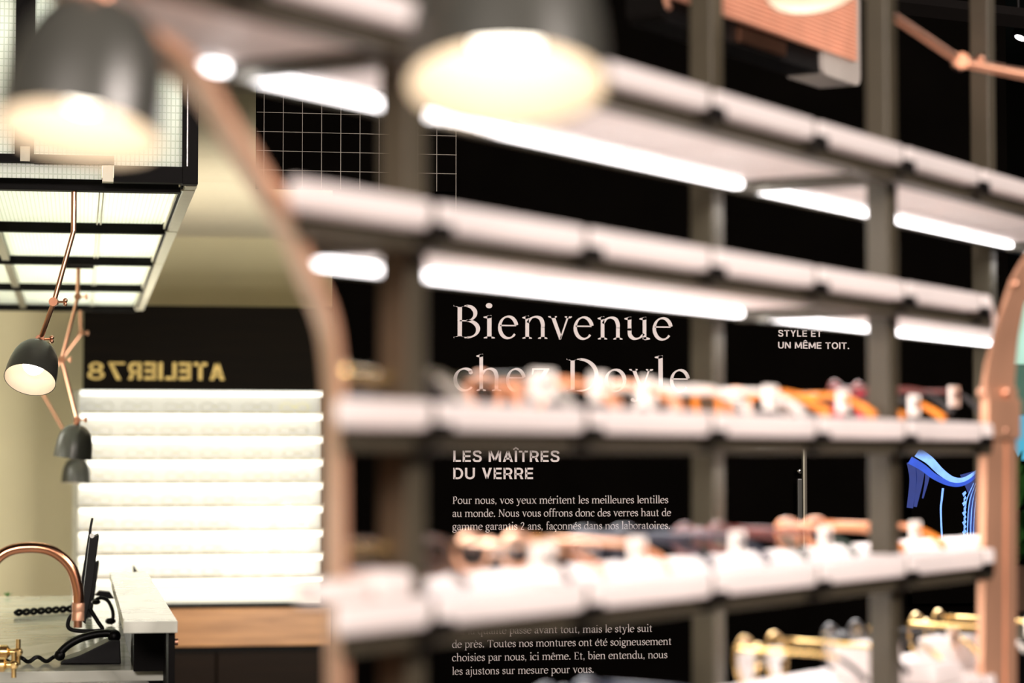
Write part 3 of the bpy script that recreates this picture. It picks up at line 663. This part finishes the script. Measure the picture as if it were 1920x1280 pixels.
MB().prism([(sA+.18, zA+.004), (sA+.30, zA+.004), (sA+.30, zA+.020), (sA+.18, zA+.020)], h0+.001, h0+.006, pf).build('copper_plate', 'copper_dark', rp)
MB().tube([S(sA+.004+.010*math.cos(q_), h0, zA+.035+.022*math.sin(q_)) for q_ in [PI*.5+i*PI/8 for i in range(9)]], .003, 8).build('wire_hook', 'copper', rp, smooth=True)
for s in (sA+.1, sB-.15): cyl(MB(), S(s, h0+.03, zA+.15), S(s, h0+.03, ZC2-1.45-.001), .004, 10).build('hanger', 'black_metal', rp, smooth=True)

# ceiling track with its spotlight, top right
tz = at_z(1780, 18, 4.2); tr = thing('ceiling_track', 'dark track bar near the ceiling, far upper right', 'track', (tz.x, tz.y, tz.z), 0)
A = at_z(1640, 2, 4.2); B = at_z(2100, 55, 4.2)
MB().tube([A, B], .018, 4).build('track_bar', 'black_metal', tr)
for p in (A.lerp(B, .2), A.lerp(B, .8)): cyl(MB(), p, (p.x, p.y, ZC2-.001), .004, 8).build('hanger', 'black_metal', tr)
p = at_z(1912, 73, 4.25); sp = thing('spotlight', 'small black spotlight with a white glint, far upper right', 'spotlight', p)
Ms = axisM(p, -Vector((0, 0, 1))-Fh*.25-Rv*.5)
MB().lathe([(.0005, -.05), (.014, -.05), (.016, -.03), (.017, 0), (.015, 0), (.0005, -.006)], Ms, 24).build('can', 'black_metal', sp, smooth=True)
MB().lathe([(.0005, -.002), (.0125, -.002), (.0125, -.004), (.0005, -.004)], Ms, 24).build('lamp_face', 'led_white', sp)
cyl(MB(), p+Vector((.002, .01, .05)), (p.x+.002, p.y+.01, tz.z+.03), .003, 8).build('stalk', 'black_metal', sp)

# ------------------------------------------------------------------ glass canopy above the counter
XR, XM, XL_ = .220, -.183, -.60
YK0, YK1, ZK = 4.635, 8.50, 1.978
cn = thing('glass_canopy', 'hanging black framed canopy of ribbed glass, lit from inside', 'canopy', (XR-.4, (YK0+YK1)/2, ZK))
bx = lambda *a: MB().box(*a)
bx(XR-.030, XR, YK0, YK0+.03, ZK+.001, ZC).build('frame_post', 'black_metal', cn, bevel=.0015)
bx(XR-.022, XR-.0195, YK0-.002, YK0, ZK+.035, ZC).build('frame_trim', 'chrome', cn)
bx(on_y(30, 50, YK0).x, on_y(66, 50, YK0).x, YK0, YK0+.03, ZK+.05, ZC).build('frame_post', 'black_metal', cn)
bx(XL_, XL_+.03, YK0, YK0+.03, ZK+.05, ZC).build('frame_post', 'black_metal', cn)
xg = on_y(214, 320, YK0).x
bx(xg, XR-.030, YK0, YK0+.03, ZK+.003, ZK+.034).build('frame_rail', 'black_metal', cn)
bx(XL_, xg, YK0, YK0+.03, ZK+.036, ZK+.052).build('frame_rail', 'black_metal', cn)
bx(xg-.022, xg-.001, YK0+.002, YK0+.03, ZK+.003, ZK+.034).build('end_block', 'cream_metal', cn)
bx(on_y(38, 300, YK0).x, on_y(56, 300, YK0).x, YK0-.004, YK0, ZK+.038, ZK+.066).build('clip', 'steel_grey', cn)
bx(XL_, xg-.023, YK0+.012, YK0+.016, ZK+.008, ZK+.036).build('glass_pane', 'ribbed_glass', cn)
xm0 = on_y(66, 50, YK0).x
bx(xm0, XR-.030, YK0+.012, YK0+.017, ZK+.034, ZC).build('glass_pane', 'ribbed_glass', cn)
bx(XL_+.03, on_y(30, 50, YK0).x, YK0+.012, YK0+.017, ZK+.052, ZC).build('glass_pane', 'ribbed_glass', cn)
for X, wd in ((XR, .022), (XM, .020), (XL_, .02)):
    mname = 'cream_metal' if X != XM else 'steel_grey'
    bx(X-wd, X, YK0+.031, YK1, ZK, ZK+.014).build('long_bar', mname, cn, bevel=.001)
for d in (.028, .034): bx(XR-d, XR-d+.003, YK0+.06, YK1-.02, ZK+.002, ZK+.012).build('inner_trim', 'black_metal' if d < .03 else 'cream_metal', cn)
yb = [on_z(200, y, ZK).y for y in (352, 431, 492, 542, 580)]
for i, y in enumerate(yb):
    bx(XL_, XR-.030, y-.016, y+.016, ZK-.008, ZK+.018).build('cross_bar', 'black_metal', cn, bevel=.001)
    bx(XL_, XR-.002, y+.0165, y+.024, ZK-.001, ZK+.010).build('cross_trim', 'cream_metal', cn)
for i in range(len(yb)-1):
    for x0, x1 in ((XL_, XM-.021), (XM+.001, XR-.036)):
        bx(x0, x1, yb[i]+.025, yb[i+1]-.017, ZK+.014, ZK+.018).build('glass_pane', 'ribbed_glass', cn)
    for X in (.035, .043): bx(X, X+.003, yb[i]+.02, yb[i+1]-.034, ZK+.008, ZK+.0135).build('glazing_bar', 'cream_metal', cn)
bx(XL_, XR-.03, YK1, YK1+.02, ZK, ZC).build('end_panel', 'black_metal', cn)
bx(XR-.02, XR-.001, YK0+.031, YK1, ZK+.0145, ZC).build('side_panel', 'cream_metal', cn)
for i in range(len(yb)-1):
    y0, y1 = yb[i]+.08, yb[i+1]-.08
    cyl(MB(), (.11, y0, 2.20), (.11, y1, 2.20), .016, 12).build('light_tube', 'tube_light', cn, smooth=True)
    cyl(MB(), (-.10, y0, 2.25), (-.10, y1, 2.25), .010, 12).build('light_tube', 'tube_light', cn, smooth=True)
cyl(MB(), (-.12, YK0+.09, 2.28), (.16, YK0+.09, 2.28), .014, 12).build('light_tube', 'tube_light', cn, smooth=True)

# ------------------------------------------------------------------ lit display cabinet on the far wall
YC = 9.20
X0, X1 = on_y(148, 800, YC).x, on_y(611, 800, YC).x
zz = lambda y, Y=YC: on_y(380, y, Y).z
cab = thing('lit_display_cabinet', 'tall walnut cabinet with glowing white shelves and a dark lettered header', 'cabinet', ((X0+X1)/2, YC, 0))
hx0 = on_y(156, 650, YC).x
hd = MB().box(hx0, X1+.08, YC-.02, YF, zz(732), zz(574)).build('header_panel', 'dark_walnut', cab, bevel=.003)
sans_line('ATELIER', 240, 421, 711.5, 33, 'gold_letters', YC-.0215, hd, .095, True, 'gold mirror-written sign lettering')
sans_line('78', 164, 234, 711.5, 33, 'gold_letters', YC-.0215, hd, .062, True, 'thinner gold mirror-written numerals')
MB().box(X0, X1, YC+.16, YC+.18, zz(1134), zz(732)).build('back_panel', 'backlit_acrylic', cab)
MB().box(X0-.022, X0, YC-.005, YF, zz(1134), zz(733)).build('side_panel', 'steel_grey', cab)
MB().box(X1, X1+.14, YC, YF, zz(1134), zz(733)).build('filler_panel', 'dark_walnut', cab)
ys = [732, 775.6, 819.2, 862.8, 906.5, 951, 996, 1040.5, 1085]
for i, y in enumerate(ys):
    z = zz(y)
    if i: MB().box(X0, X1, YC, YC+.16, z+.0005, z+.0065).build('shelf', 'white_acrylic', cab)
    if i: MB().box(X0, X1, YC-.003, YC, z-.001, z+.0062).build('shelf_edge', 'steel_grey', cab)
    MB().box(X0+.004, X1-.004, YC+.004, YC+.024, z-.020, z-.0005).build('light_strip', 'led_cabinet', cab, bevel=.006)
MB().box(X0-.02, X1+.14, YC-.006, YF, zz(1140), zz(1134)).build('shadow_gap', 'black_metal', cab)
yq = YC-.04
MB().box(X0-.02, X1+.13, yq, YF, zz(1212, yq), zz(1141, yq)).build('drawer_front', 'walnut', cab, bevel=.003)
MB().box(X0-.02, X1+.13, yq+.03, YF, zz(1224, yq), zz(1212, yq)).build('shadow_gap', 'black_metal', cab)
nd = 2
for i in range(nd):
    wd_ = (X1-X0+.15)/nd; xa = X0-.02+wd_*i; xb = xa+wd_-.006
    MB().box(xa, xb, yq+.008, YF, .06, zz(1224, yq)).build('door', 'dark_brown_door', cab, bevel=.003)
MB().box(X0, X1-.04, yq+.04, YF, 0, .06).build('plinth', 'black_metal', cab)
glass_mat('pale_plastic', (.86, .86, .80), .4); mat('pale_yellow', lin(248, 236, 150), .4)
def small_pair(x, z, material, label, group):
    mb = MB()
    for sg in (-1, 1):
        mb.tube([(x+sg*.031+.024*math.cos(2*PI*i/14), YC+.05, z+.019+.0165*math.sin(2*PI*i/14)) for i in range(14)], .0018, 5, True)
        mb.tube([(x+sg*.056, YC+.05, z+.024), (x+sg*.054, YC+.13, z+.022)], .0015, 5)
    mb.tube([(x-.009, YC+.05, z+.024), (x+.009, YC+.05, z+.024)], .0016, 5)
    tag(mb.build('eyeglasses', material), label, 'eyeglasses', group)
ORD = ['first', 'second', 'third', 'fourth', 'fifth', 'sixth', 'seventh', 'eighth']
for i in range(1, 9):
    for k in range(6):
        x = X0+.075+k*.148+random.uniform(-.011, .011); y_ = i == 1 and k == 5
        if i == 8 and k == 0: continue
        small_pair(x, zz(ys[i])+.0068, 'pale_yellow' if y_ else 'pale_plastic', 'yellow eyeglasses on the top glowing shelf of the lit cabinet' if y_ else f'small clear eyeglasses, {ORD[k]} from the left on the {ORD[i-1]} glowing shelf of the lit cabinet', 'eyeglasses in the lit cabinet')

# ------------------------------------------------------------------ counter
ZCT, ZLG = 1.09, 1.19
k0 = on_z(308, 1255, ZCT); g0 = on_z(333, 1164, ZLG); g1 = on_z(231, 1164, ZLG); yb0 = on_z(100, 1117, ZCT).y; yg1 = on_z(250, 1072, ZLG).y
ct = thing('reception_counter', 'black counter with a white marble worktop and a raised marble ledge', 'counter', (-.3, (k0.y+yb0)/2, 0))
MB().box(-1.2, k0.x, k0.y, yb0, ZCT-.019, ZCT).build('countertop', 'marble', ct, bevel=.0015)
MB().box(g1.x, g0.x, g0.y, yg1, ZLG-.019, ZLG).build('raised_ledge', 'marble', ct, bevel=.0015)
MB().box(-1.2, k0.x-.006, k0.y+.012, yb0, 0, ZCT-.0195).build('base_panel', 'black_metal', ct)
MB().box(g0.x-.014, g0.x-.003, g0.y+.02, yg1, 0, ZLG-.0195).build('side_panel', 'black_metal', ct)
MB().box(k0.x+.0005, g0.x-.0145, k0.y+.02, yb0, 0, ZLG-.0195).build('ledge_support', 'black_metal', ct)
MB().box(g1.x+.022, k0.x, g0.y+.22, yg1-.02, ZCT+.0005, ZLG-.0195).build('ledge_riser', 'black_metal', ct)
p = on_z(329, 1186, ZLG-.02); cyl(MB(), (g0.x-.0028, g0.y+.03, ZLG-.036), (g0.x+.002, g0.y+.03, ZLG-.036), .006, 14).build('end_button', 'copper', ct, smooth=True)

# basin just in front with its tap
sb = on_z(150, 1277, 1.083)
bs = thing('washbasin', 'white basin edge along the bottom, in front of the counter', 'sink', (-.35, sb.y-.25, 0))
MB().box(-.95, .12, sb.y-.46, sb.y, .90, 1.083).build('basin', 'porcelain', bs, bevel=.006)
MB().box(-.90, .08, sb.y-.42, sb.y-.03, 0, .8995).build('cabinet', 'black_plastic', bs)
yt = sb.y-.06
fc = thing('basin_tap', 'copper swan-neck tap with brass cross handles beside the white basin', 'tap', (on_y(-26, 1270, yt).x, yt, 1.083))
pts = [on_y(x, y, yt) for x, y in ((-26, 1268), (-26, 1180), (-27, 1110), (-15, 1060), (15, 1033), (60, 1026), (100, 1034), (132, 1062), (146, 1105), (147, 1140))]
MB().tube(smooth_path(pts, 7), .0090, 16).build('spout', 'copper_pipe', fc, smooth=True)
e = on_y(147, 1130, yt); f_ = on_y(146, 1163, yt); g_ = on_y(146, 1176, yt)
MB().lathe([(.0095, 0), (.0102, .001), (.0102, .013), (.0094, .0145), (.0102, .016), (.0102, (e-f_).length)], axisM(e, f_-e), 20).build('nozzle_collar', 'copper_brushed', fc, smooth=True)
cyl(MB(), f_, g_, .0072, 18).build('nozzle', 'copper_dark', fc, smooth=True)
MB().lathe([(.019, 0), (.019, .006), (.012, .010), (.012, .02)], Matrix.Translation((fc.location.x, yt, 1.0832)), 20).build('base_flange', 'copper', fc, smooth=True)
for y_, dy, k in ((1222, .03, 0), (1246, -.015, 1)):
    a = on_y(-40, y_, yt+dy); b = on_y(34 if k == 0 else 26, y_, yt+dy); d = (b-a)
    v = MB().lathe([(.0095, 0), (.0095, d.length*.52), (.0118, d.length*.54), (.0118, d.length*.72), (.0085, d.length*.76), (.0055, d.length*.80), (.0055, d.length)], axisM(a, d), 20).build('valve', 'brass', fc, smooth=True)
    mb = MB(); up = Vector((0, 0, 1)); c = b
    cyl(mb, c-up*.021, c+up*.021, .0042, 12); cyl(mb, c-Vector((0, .021, 0)), c+Vector((0, .021, 0)), .0042, 12); mb.ball(c, .0078, 14)
    mb.build('cross_handle', 'brass', v, smooth=True)

# things on the counter
def flat_poly(pxs, Y, th):                               # silhouette at depth Y given real thickness th
    P = [on_y(x, y, Y) for x, y in pxs]; n = len(P)
    return MB().add(P+[p_+Vector((0, th, 0)) for p_ in P], [tuple(range(n))[::-1], tuple(range(n, 2*n))]+[(i, (i+1) % n, n+(i+1) % n, n+i) for i in range(n)])
yp = on_z(160, 1246, ZCT).y
ph = thing('desk_phone', 'black desk telephone with its handset on, at the front of the marble worktop', 'telephone', (on_z(165, 1246, ZCT).x, yp+.05, ZCT))
flat_poly([(112, 1244.6), (227, 1244.6), (225, 1200), (208, 1200), (150, 1228), (120, 1238)], yp, .10).build('body', 'black_plastic', ph, bevel=.002)
hs = MB().tube(smooth_path([on_y(x, y, yp+.03) for x, y in ((107, 1233), (112, 1224), (128, 1209), (150, 1197), (178, 1189), (204, 1187), (218, 1190))], 5), .0072, 10).build('handset', 'black_plastic', ph, smooth=True)
MB().ball(on_y(112, 1228, yp+.03), .010, 14).build('mouthpiece', 'black_plastic', hs, smooth=True)
MB().ball(on_y(214, 1192, yp+.03), .012, 14).build('earpiece', 'black_plastic', hs, smooth=True)
def coil(a, b, r, turns, tr_, ph_=0):
    out = []; d = b-a; up = Vector((0, 0, 1)); sd = Vector((0, 1, 0))
    n = turns*12
    for i in range(n+1): out.append(a+d*(i/n)+up*(r*math.sin(2*PI*turns*i/n+ph_)+r)+sd*(r*math.cos(2*PI*turns*i/n+ph_)))
    return MB().tube(out, tr_, 7)
coil(on_z(112, 1243, ZCT)+Vector((0, 0, .004)), on_z(10, 1245, ZCT)+Vector((0, 0, .004)), .004, 3, .0038).build('coiled_cord', 'black_plastic', ph, smooth=True)
ym = on_z(160, 1188, ZCT).y
tb = thing('tablet_stand', 'thin black screen standing edge-on on a loop foot, on the worktop', 'screen', (on_z(155, 1188, ZCT).x, ym+.05, ZCT))
flat_poly([(168, 985), (171, 971), (175.5, 971), (172, 990), (168, 1100), (150, 1118), (152, 1090)], ym+.06, .012).build('rear_arm', 'black_plastic', tb)
flat_poly([(168, 1008), (186, 1003), (172, 1110), (160, 1170), (150, 1160)], ym, .14).build('screen_slab', 'black_plastic', tb, bevel=.0015)
MB().lathe([(.0005, 0), (.005, 0), (.005, .003), (.0005, .003)], axisM(on_y(172.5, 1004, ym-.003), (0, 1, 0)), 18).build('camera_button', 'porcelain', tb)
MB().tube(smooth_path([on_y(x, y, ym) for x, y in ((150, 1150), (133, 1155), (127, 1170), (132, 1179), (150, 1182.5), (180, 1182.5), (192, 1179), (184, 1166), (168, 1140))], 5), .0045, 10).build('loop_foot', 'black_plastic', tb, smooth=True)
y2 = on_z(170, 1160, ZCT).y
t2 = thing('card_reader', 'short black slab leaning behind the taller screen', 'reader', (on_z(172, 1160, ZCT).x, y2+.03, ZCT))
flat_poly([(176, 1055), (186, 1050), (186, 1056), (172, 1158), (158, 1158)], y2, .06).build('slab', 'black_plastic', t2, bevel=.002)
yh = on_z(195, 1172, ZCT).y
hd_ = thing('headset', 'black headset standing beside the raised ledge', 'headset', (on_z(197, 1172, ZCT).x, yh, ZCT))
MB().tube(smooth_path([on_y(x, y, yh) for x, y in ((176, 1128), (186, 1121), (200, 1124), (209, 1138), (212, 1155), (207, 1170))], 6), .0042, 10).build('headband', 'black_plastic', hd_, smooth=True)
MB().ball(on_y(207, 1164, yh), .012, 16, sz=.6).build('ear_cushion', 'black_plastic', hd_, smooth=True)
MB().ball(on_y(180, 1128, yh), .010, 16, sz=.6).build('ear_cushion', 'black_plastic', hd_, smooth=True)
flat_poly([(178, 1116), (186, 1108), (206, 1110), (214, 1122), (204, 1122), (190, 1118)], yh+.27, .05).build('headset_cradle', 'black_plastic', hd_)
cb = thing('cable', 'black twisted cable lying across the middle of the worktop', 'cable', on_z(80, 1152, ZCT))
c0 = on_z(138, 1148, ZCT); c1 = on_z(28, 1156, ZCT)
coil(c0+Vector((0, 0, .0045)), c1+Vector((0, 0, .0045)), .005, 4, .0042).build('twisted_strand', 'black_plastic', cb, smooth=True)
coil(c0+Vector((0, 0, .0045)), c1+Vector((0, 0, .0045)), .005, 4, .0042, PI).build('twisted_strand', 'black_plastic', cb, smooth=True)
MB().box(c0.x-.006, c0.x+.035, c0.y-.02, c0.y+.02, ZCT+.0005, ZCT+.022).build('plug_box', 'black_plastic', cb, bevel=.003)
pl = thing('small_plant', 'tiny green plant at the back edge of the worktop, far left', 'plant', on_z(14, 1119, ZCT))
b0 = on_z(14, 1119, ZCT)
for i in range(9):
    a = i*2.4; L_ = .012+.004*(i % 3); d = Vector((math.cos(a), math.sin(a)*.5, .55+.2*(i % 2))).normalized(); sd = d.cross(Vector((0, 0, 1))).normalized()*.004
    m_ = b0+Vector((0, 0, .001))
    MB().add([m_, m_+d*L_*.5+sd, m_+d*L_, m_+d*L_*.5-sd], [(0, 1, 2, 3)]).build('leaf', 'leaf_green', pl)

# ------------------------------------------------------------------ right-hand side of the partition
sx0 = on_y(1700, 900, YB).x; sx1 = on_y(1868, 900, YB).x; sz0 = on_y(1780, 1130, YB).z; sz1 = on_y(1780, 842, YB).z
scn = thing('wall_screen', 'black wall screen showing curved blue cloth, behind the shelving at right', 'screen', ((sx0+sx1)/2, YB-.03, sz0))
MB().box(sx0, sx1, YB-.028, YB-.002, sz0, sz1).build('screen_body', 'black_wall_paint', scn, bevel=.002)
mat('screen_blue', lin(20, 60, 170), .5, emit=.55, emit_rgb=lin(24, 84, 210), var=.3, scale=40)
mat('screen_light_blue', lin(110, 160, 250), .5, emit=.8, emit_rgb=lin(120, 168, 255), var=.3, scale=60)
mat('screen_deep_blue', lin(8, 30, 90), .5, emit=.35, emit_rgb=lin(16, 60, 160), var=.4, scale=20)
YSn = YB-.0285
def on_screen(polys, material, off=0):
    mb = MB()
    for P in polys: mb.add([on_y(x, y, YSn-off) for x, y in P], [tuple(range(len(P)))])
    return mb.build('screen_image', material, scn)
def ribbon(pts, w0, w1):
    P = smooth_path([(x, y, 0) for x, y in pts], 8); out = []; n = len(P)
    for i in range(n-1):
        def nn(j):
            t = (P[min(j+1, n-1)]-P[max(j-1, 0)]).normalized(); f = j/(n-1); ww = (w0+(w1-w0)*f)*math.sin(PI*min(1, .12+f*.88)) if w1 == 0 else w0+(w1-w0)*f
            return Vector((-t.y, t.x, 0))*ww/2
        a, b = nn(i), nn(i+1); out.append([(P[i].x+a.x, P[i].y+a.y), (P[i].x-a.x, P[i].y-a.y), (P[i+1].x-b.x, P[i+1].y-b.y), (P[i+1].x+b.x, P[i+1].y+b.y)])
    return out
on_screen([[(1800, 890), (1845, 878), (1845, 1060), (1822, 1060), (1815, 960), (1818, 930)]], 'screen_deep_blue')
on_screen(ribbon([(1708, 866), (1712, 900), (1706, 952)], 16, 12)+ribbon([(1726, 876), (1724, 905), (1716, 950)], 18, 6)+ribbon([(1740, 884), (1737, 905), (1730, 934)], 10, 3), 'screen_deep_blue', .0003)
on_screen(ribbon([(1706, 862), (1730, 876), (1752, 893), (1780, 906), (1804, 907), (1828, 894), (1846, 874)], 15, 4), 'screen_blue', .0006)
on_screen(ribbon([(1720, 847), (1742, 862), (1764, 884), (1785, 898), (1806, 899), (1828, 886), (1848, 868)], 19, 3), 'screen_light_blue', .0012)
on_screen(ribbon([(1768, 915), (1766, 935), (1764, 960), (1768, 1040)], 4, 3)+sum([ribbon([(1806+k*7, 1060), (1808+k*6, 990), (1812+k*6, 940), (1826+k*4, 905)], 2.2, 1.2) for k in range(4)], [])+[[(1804+3*(i % 2), 925+i*9), (1810, 920+i*9), (1812, 924+i*9), (1807, 931+i*9)] for i in range(10)], 'screen_light_blue', .0018)
on_screen([[(1712, 1035), (1745, 1030), (1790, 1042), (1790, 1062), (1712, 1062)]], 'screen_blue', .0006)
# upright metal strip with a dark handle
xs_ = on_y(1507, 900, YB).x
st = thing('wall_strip', 'thin upright metal strip on the black wall', 'strip', (xs_, YB-.004, on_y(1507, 1100, YB).z))
MB().box(xs_-.0042, xs_-.0008, YB-.010, YB-.0004, on_y(1507, 1100, YB).z, on_y(1507, 835, YB).z).build('strip_edge', 'steel_grey', st)
MB().box(xs_-.0008, xs_+.0050, YB-.006, YB-.0004, on_y(1507, 1100, YB).z, on_y(1507, 835, YB).z).build('strip_face', 'frame_metal', st)
xh = on_y(1494.5, 940, YB).x
hh = thing('door_pull', 'dark upright pull handle with a small bright tip, left of the metal strip', 'handle', (xh, YB-.02, on_y(1494, 1040, YB).z))
MB().box(xh-.0052, xh+.0052, YB-.022, YB-.012, on_y(1494, 1040, YB).z, on_y(1494, 897, YB).z).build('grip', 'shade_grey', hh, bevel=.002)
MB().ball(Vector((xh+.001, YB-.012, on_y(1494, 883, YB).z)), .006, 14).build('lock_knob', 'chrome', hh, smooth=True)
for y_ in (920, 1030): cyl(MB(), (xh, YB-.013, on_y(1494, y_, YB).z), (xh, YB-.0004, on_y(1494, y_, YB).z), .003, 8).build('standoff', 'black_metal', hh)

# beyond the right arch: teal lit wall panels, plant, dark cabinet
YT = 7.4
bxp = lambda a, b, c, d: (on_y(a, 800, YT).x, on_y(b, 800, YT).x, on_y(1910, d, YT).z, on_y(1910, c, YT).z)
mat('pale_teal_light', lin(190, 232, 214), .5, emit=.5, emit_rgb=lin(190, 236, 216), var=.15, scale=5)
mat('teal_paint', lin(98, 140, 122), .6, emit=0, var=.1, scale=5)
mat('cyan_light', lin(70, 170, 200), .5, emit=.55, emit_rgb=lin(80, 180, 214), var=.2, scale=6)
tp = thing('lit_teal_panel', 'pale green and cyan lit wall panel beyond the copper lining at right', 'panel', (on_y(1930, 800, YT).x, YT, on_y(1910, 860, YT).z))
for (c, d, m_) in ((560, 682, 'pale_teal_light'), (684, 776, 'teal_paint'), (778, 862, 'cyan_light')):
    a_, b_, z0_, z1_ = bxp(1880, 2060, c, d); MB().box(a_, b_, YT, YT+.03, z0_, z1_).build('light_section' if m_ != 'teal_paint' else 'painted_section', m_, tp)
area('alcove_light', (3.3, 6.2, 2.6), .6, 10, (.85, 1, .92), (2.9, 7.2, 1.2), .4)
YPn = 6.6
dc = thing('dark_cabinet', 'dark low cabinet with a grey top beyond the copper lining, lower right', 'cabinet', (on_y(1950, 1100, YPn).x, YPn+.2, 0))
a_, b_ = on_y(1880, 1100, YPn).x, on_y(2080, 1100, YPn).x
MB().box(a_, b_, YPn, YPn+.4, 0, on_y(1910, 1152, YPn).z).build('body', 'black_plastic', dc)
MB().box(a_, b_, YPn-.015, YPn-.0005, on_y(1910, 1198, YPn).z, on_y(1910, 1156, YPn).z).build('drawer_front', 'steel_grey', dc, bevel=.002)
ptz = on_y(1910, 1152, YPn).z
pp = thing('leafy_plant', 'green leafy potted plant beyond the copper lining at the right edge', 'plant', (on_y(1940, 1100, YPn).x, YPn+.2, ptz))
pc = Vector(pp.location)
MB().lathe([(.05, 0), (.066, .12), (.070, .13), (.062, .13), (.058, .10), (.0005, .10)], Matrix.Translation(pc+Vector((0, 0, .0005))), 24).build('pot', 'terracotta', pp, smooth=True)
rng = random.Random(3)
for i in range(40):
    a = rng.uniform(0, 2*PI); el = rng.uniform(.2, 1.3); L_ = rng.uniform(.10, .24); hgt = rng.uniform(.10, .34)
    d = Vector((math.cos(a)*math.cos(el), math.sin(a)*math.cos(el), math.sin(el))); o_ = pc+Vector((0, 0, hgt)); sd = d.cross(Vector((0, 0, 1))).normalized()*L_*.18
    q1, q2, q3 = o_+d*L_*.35, o_+d*L_*.7-Vector((0, 0, .01)), o_+d*L_-Vector((0, 0, .03))
    MB().add([o_, q1+sd, q2+sd*.8, q3, q2-sd*.8, q1-sd], [(0, 1, 5), (1, 2, 4, 5), (2, 3, 4)]).build('leaf', 'leaf_green', pp)
cyl(MB(), pc+Vector((0, 0, .1)), pc+Vector((0, 0, .35)), .006, 8).build('stem', 'leaf_green', pp)
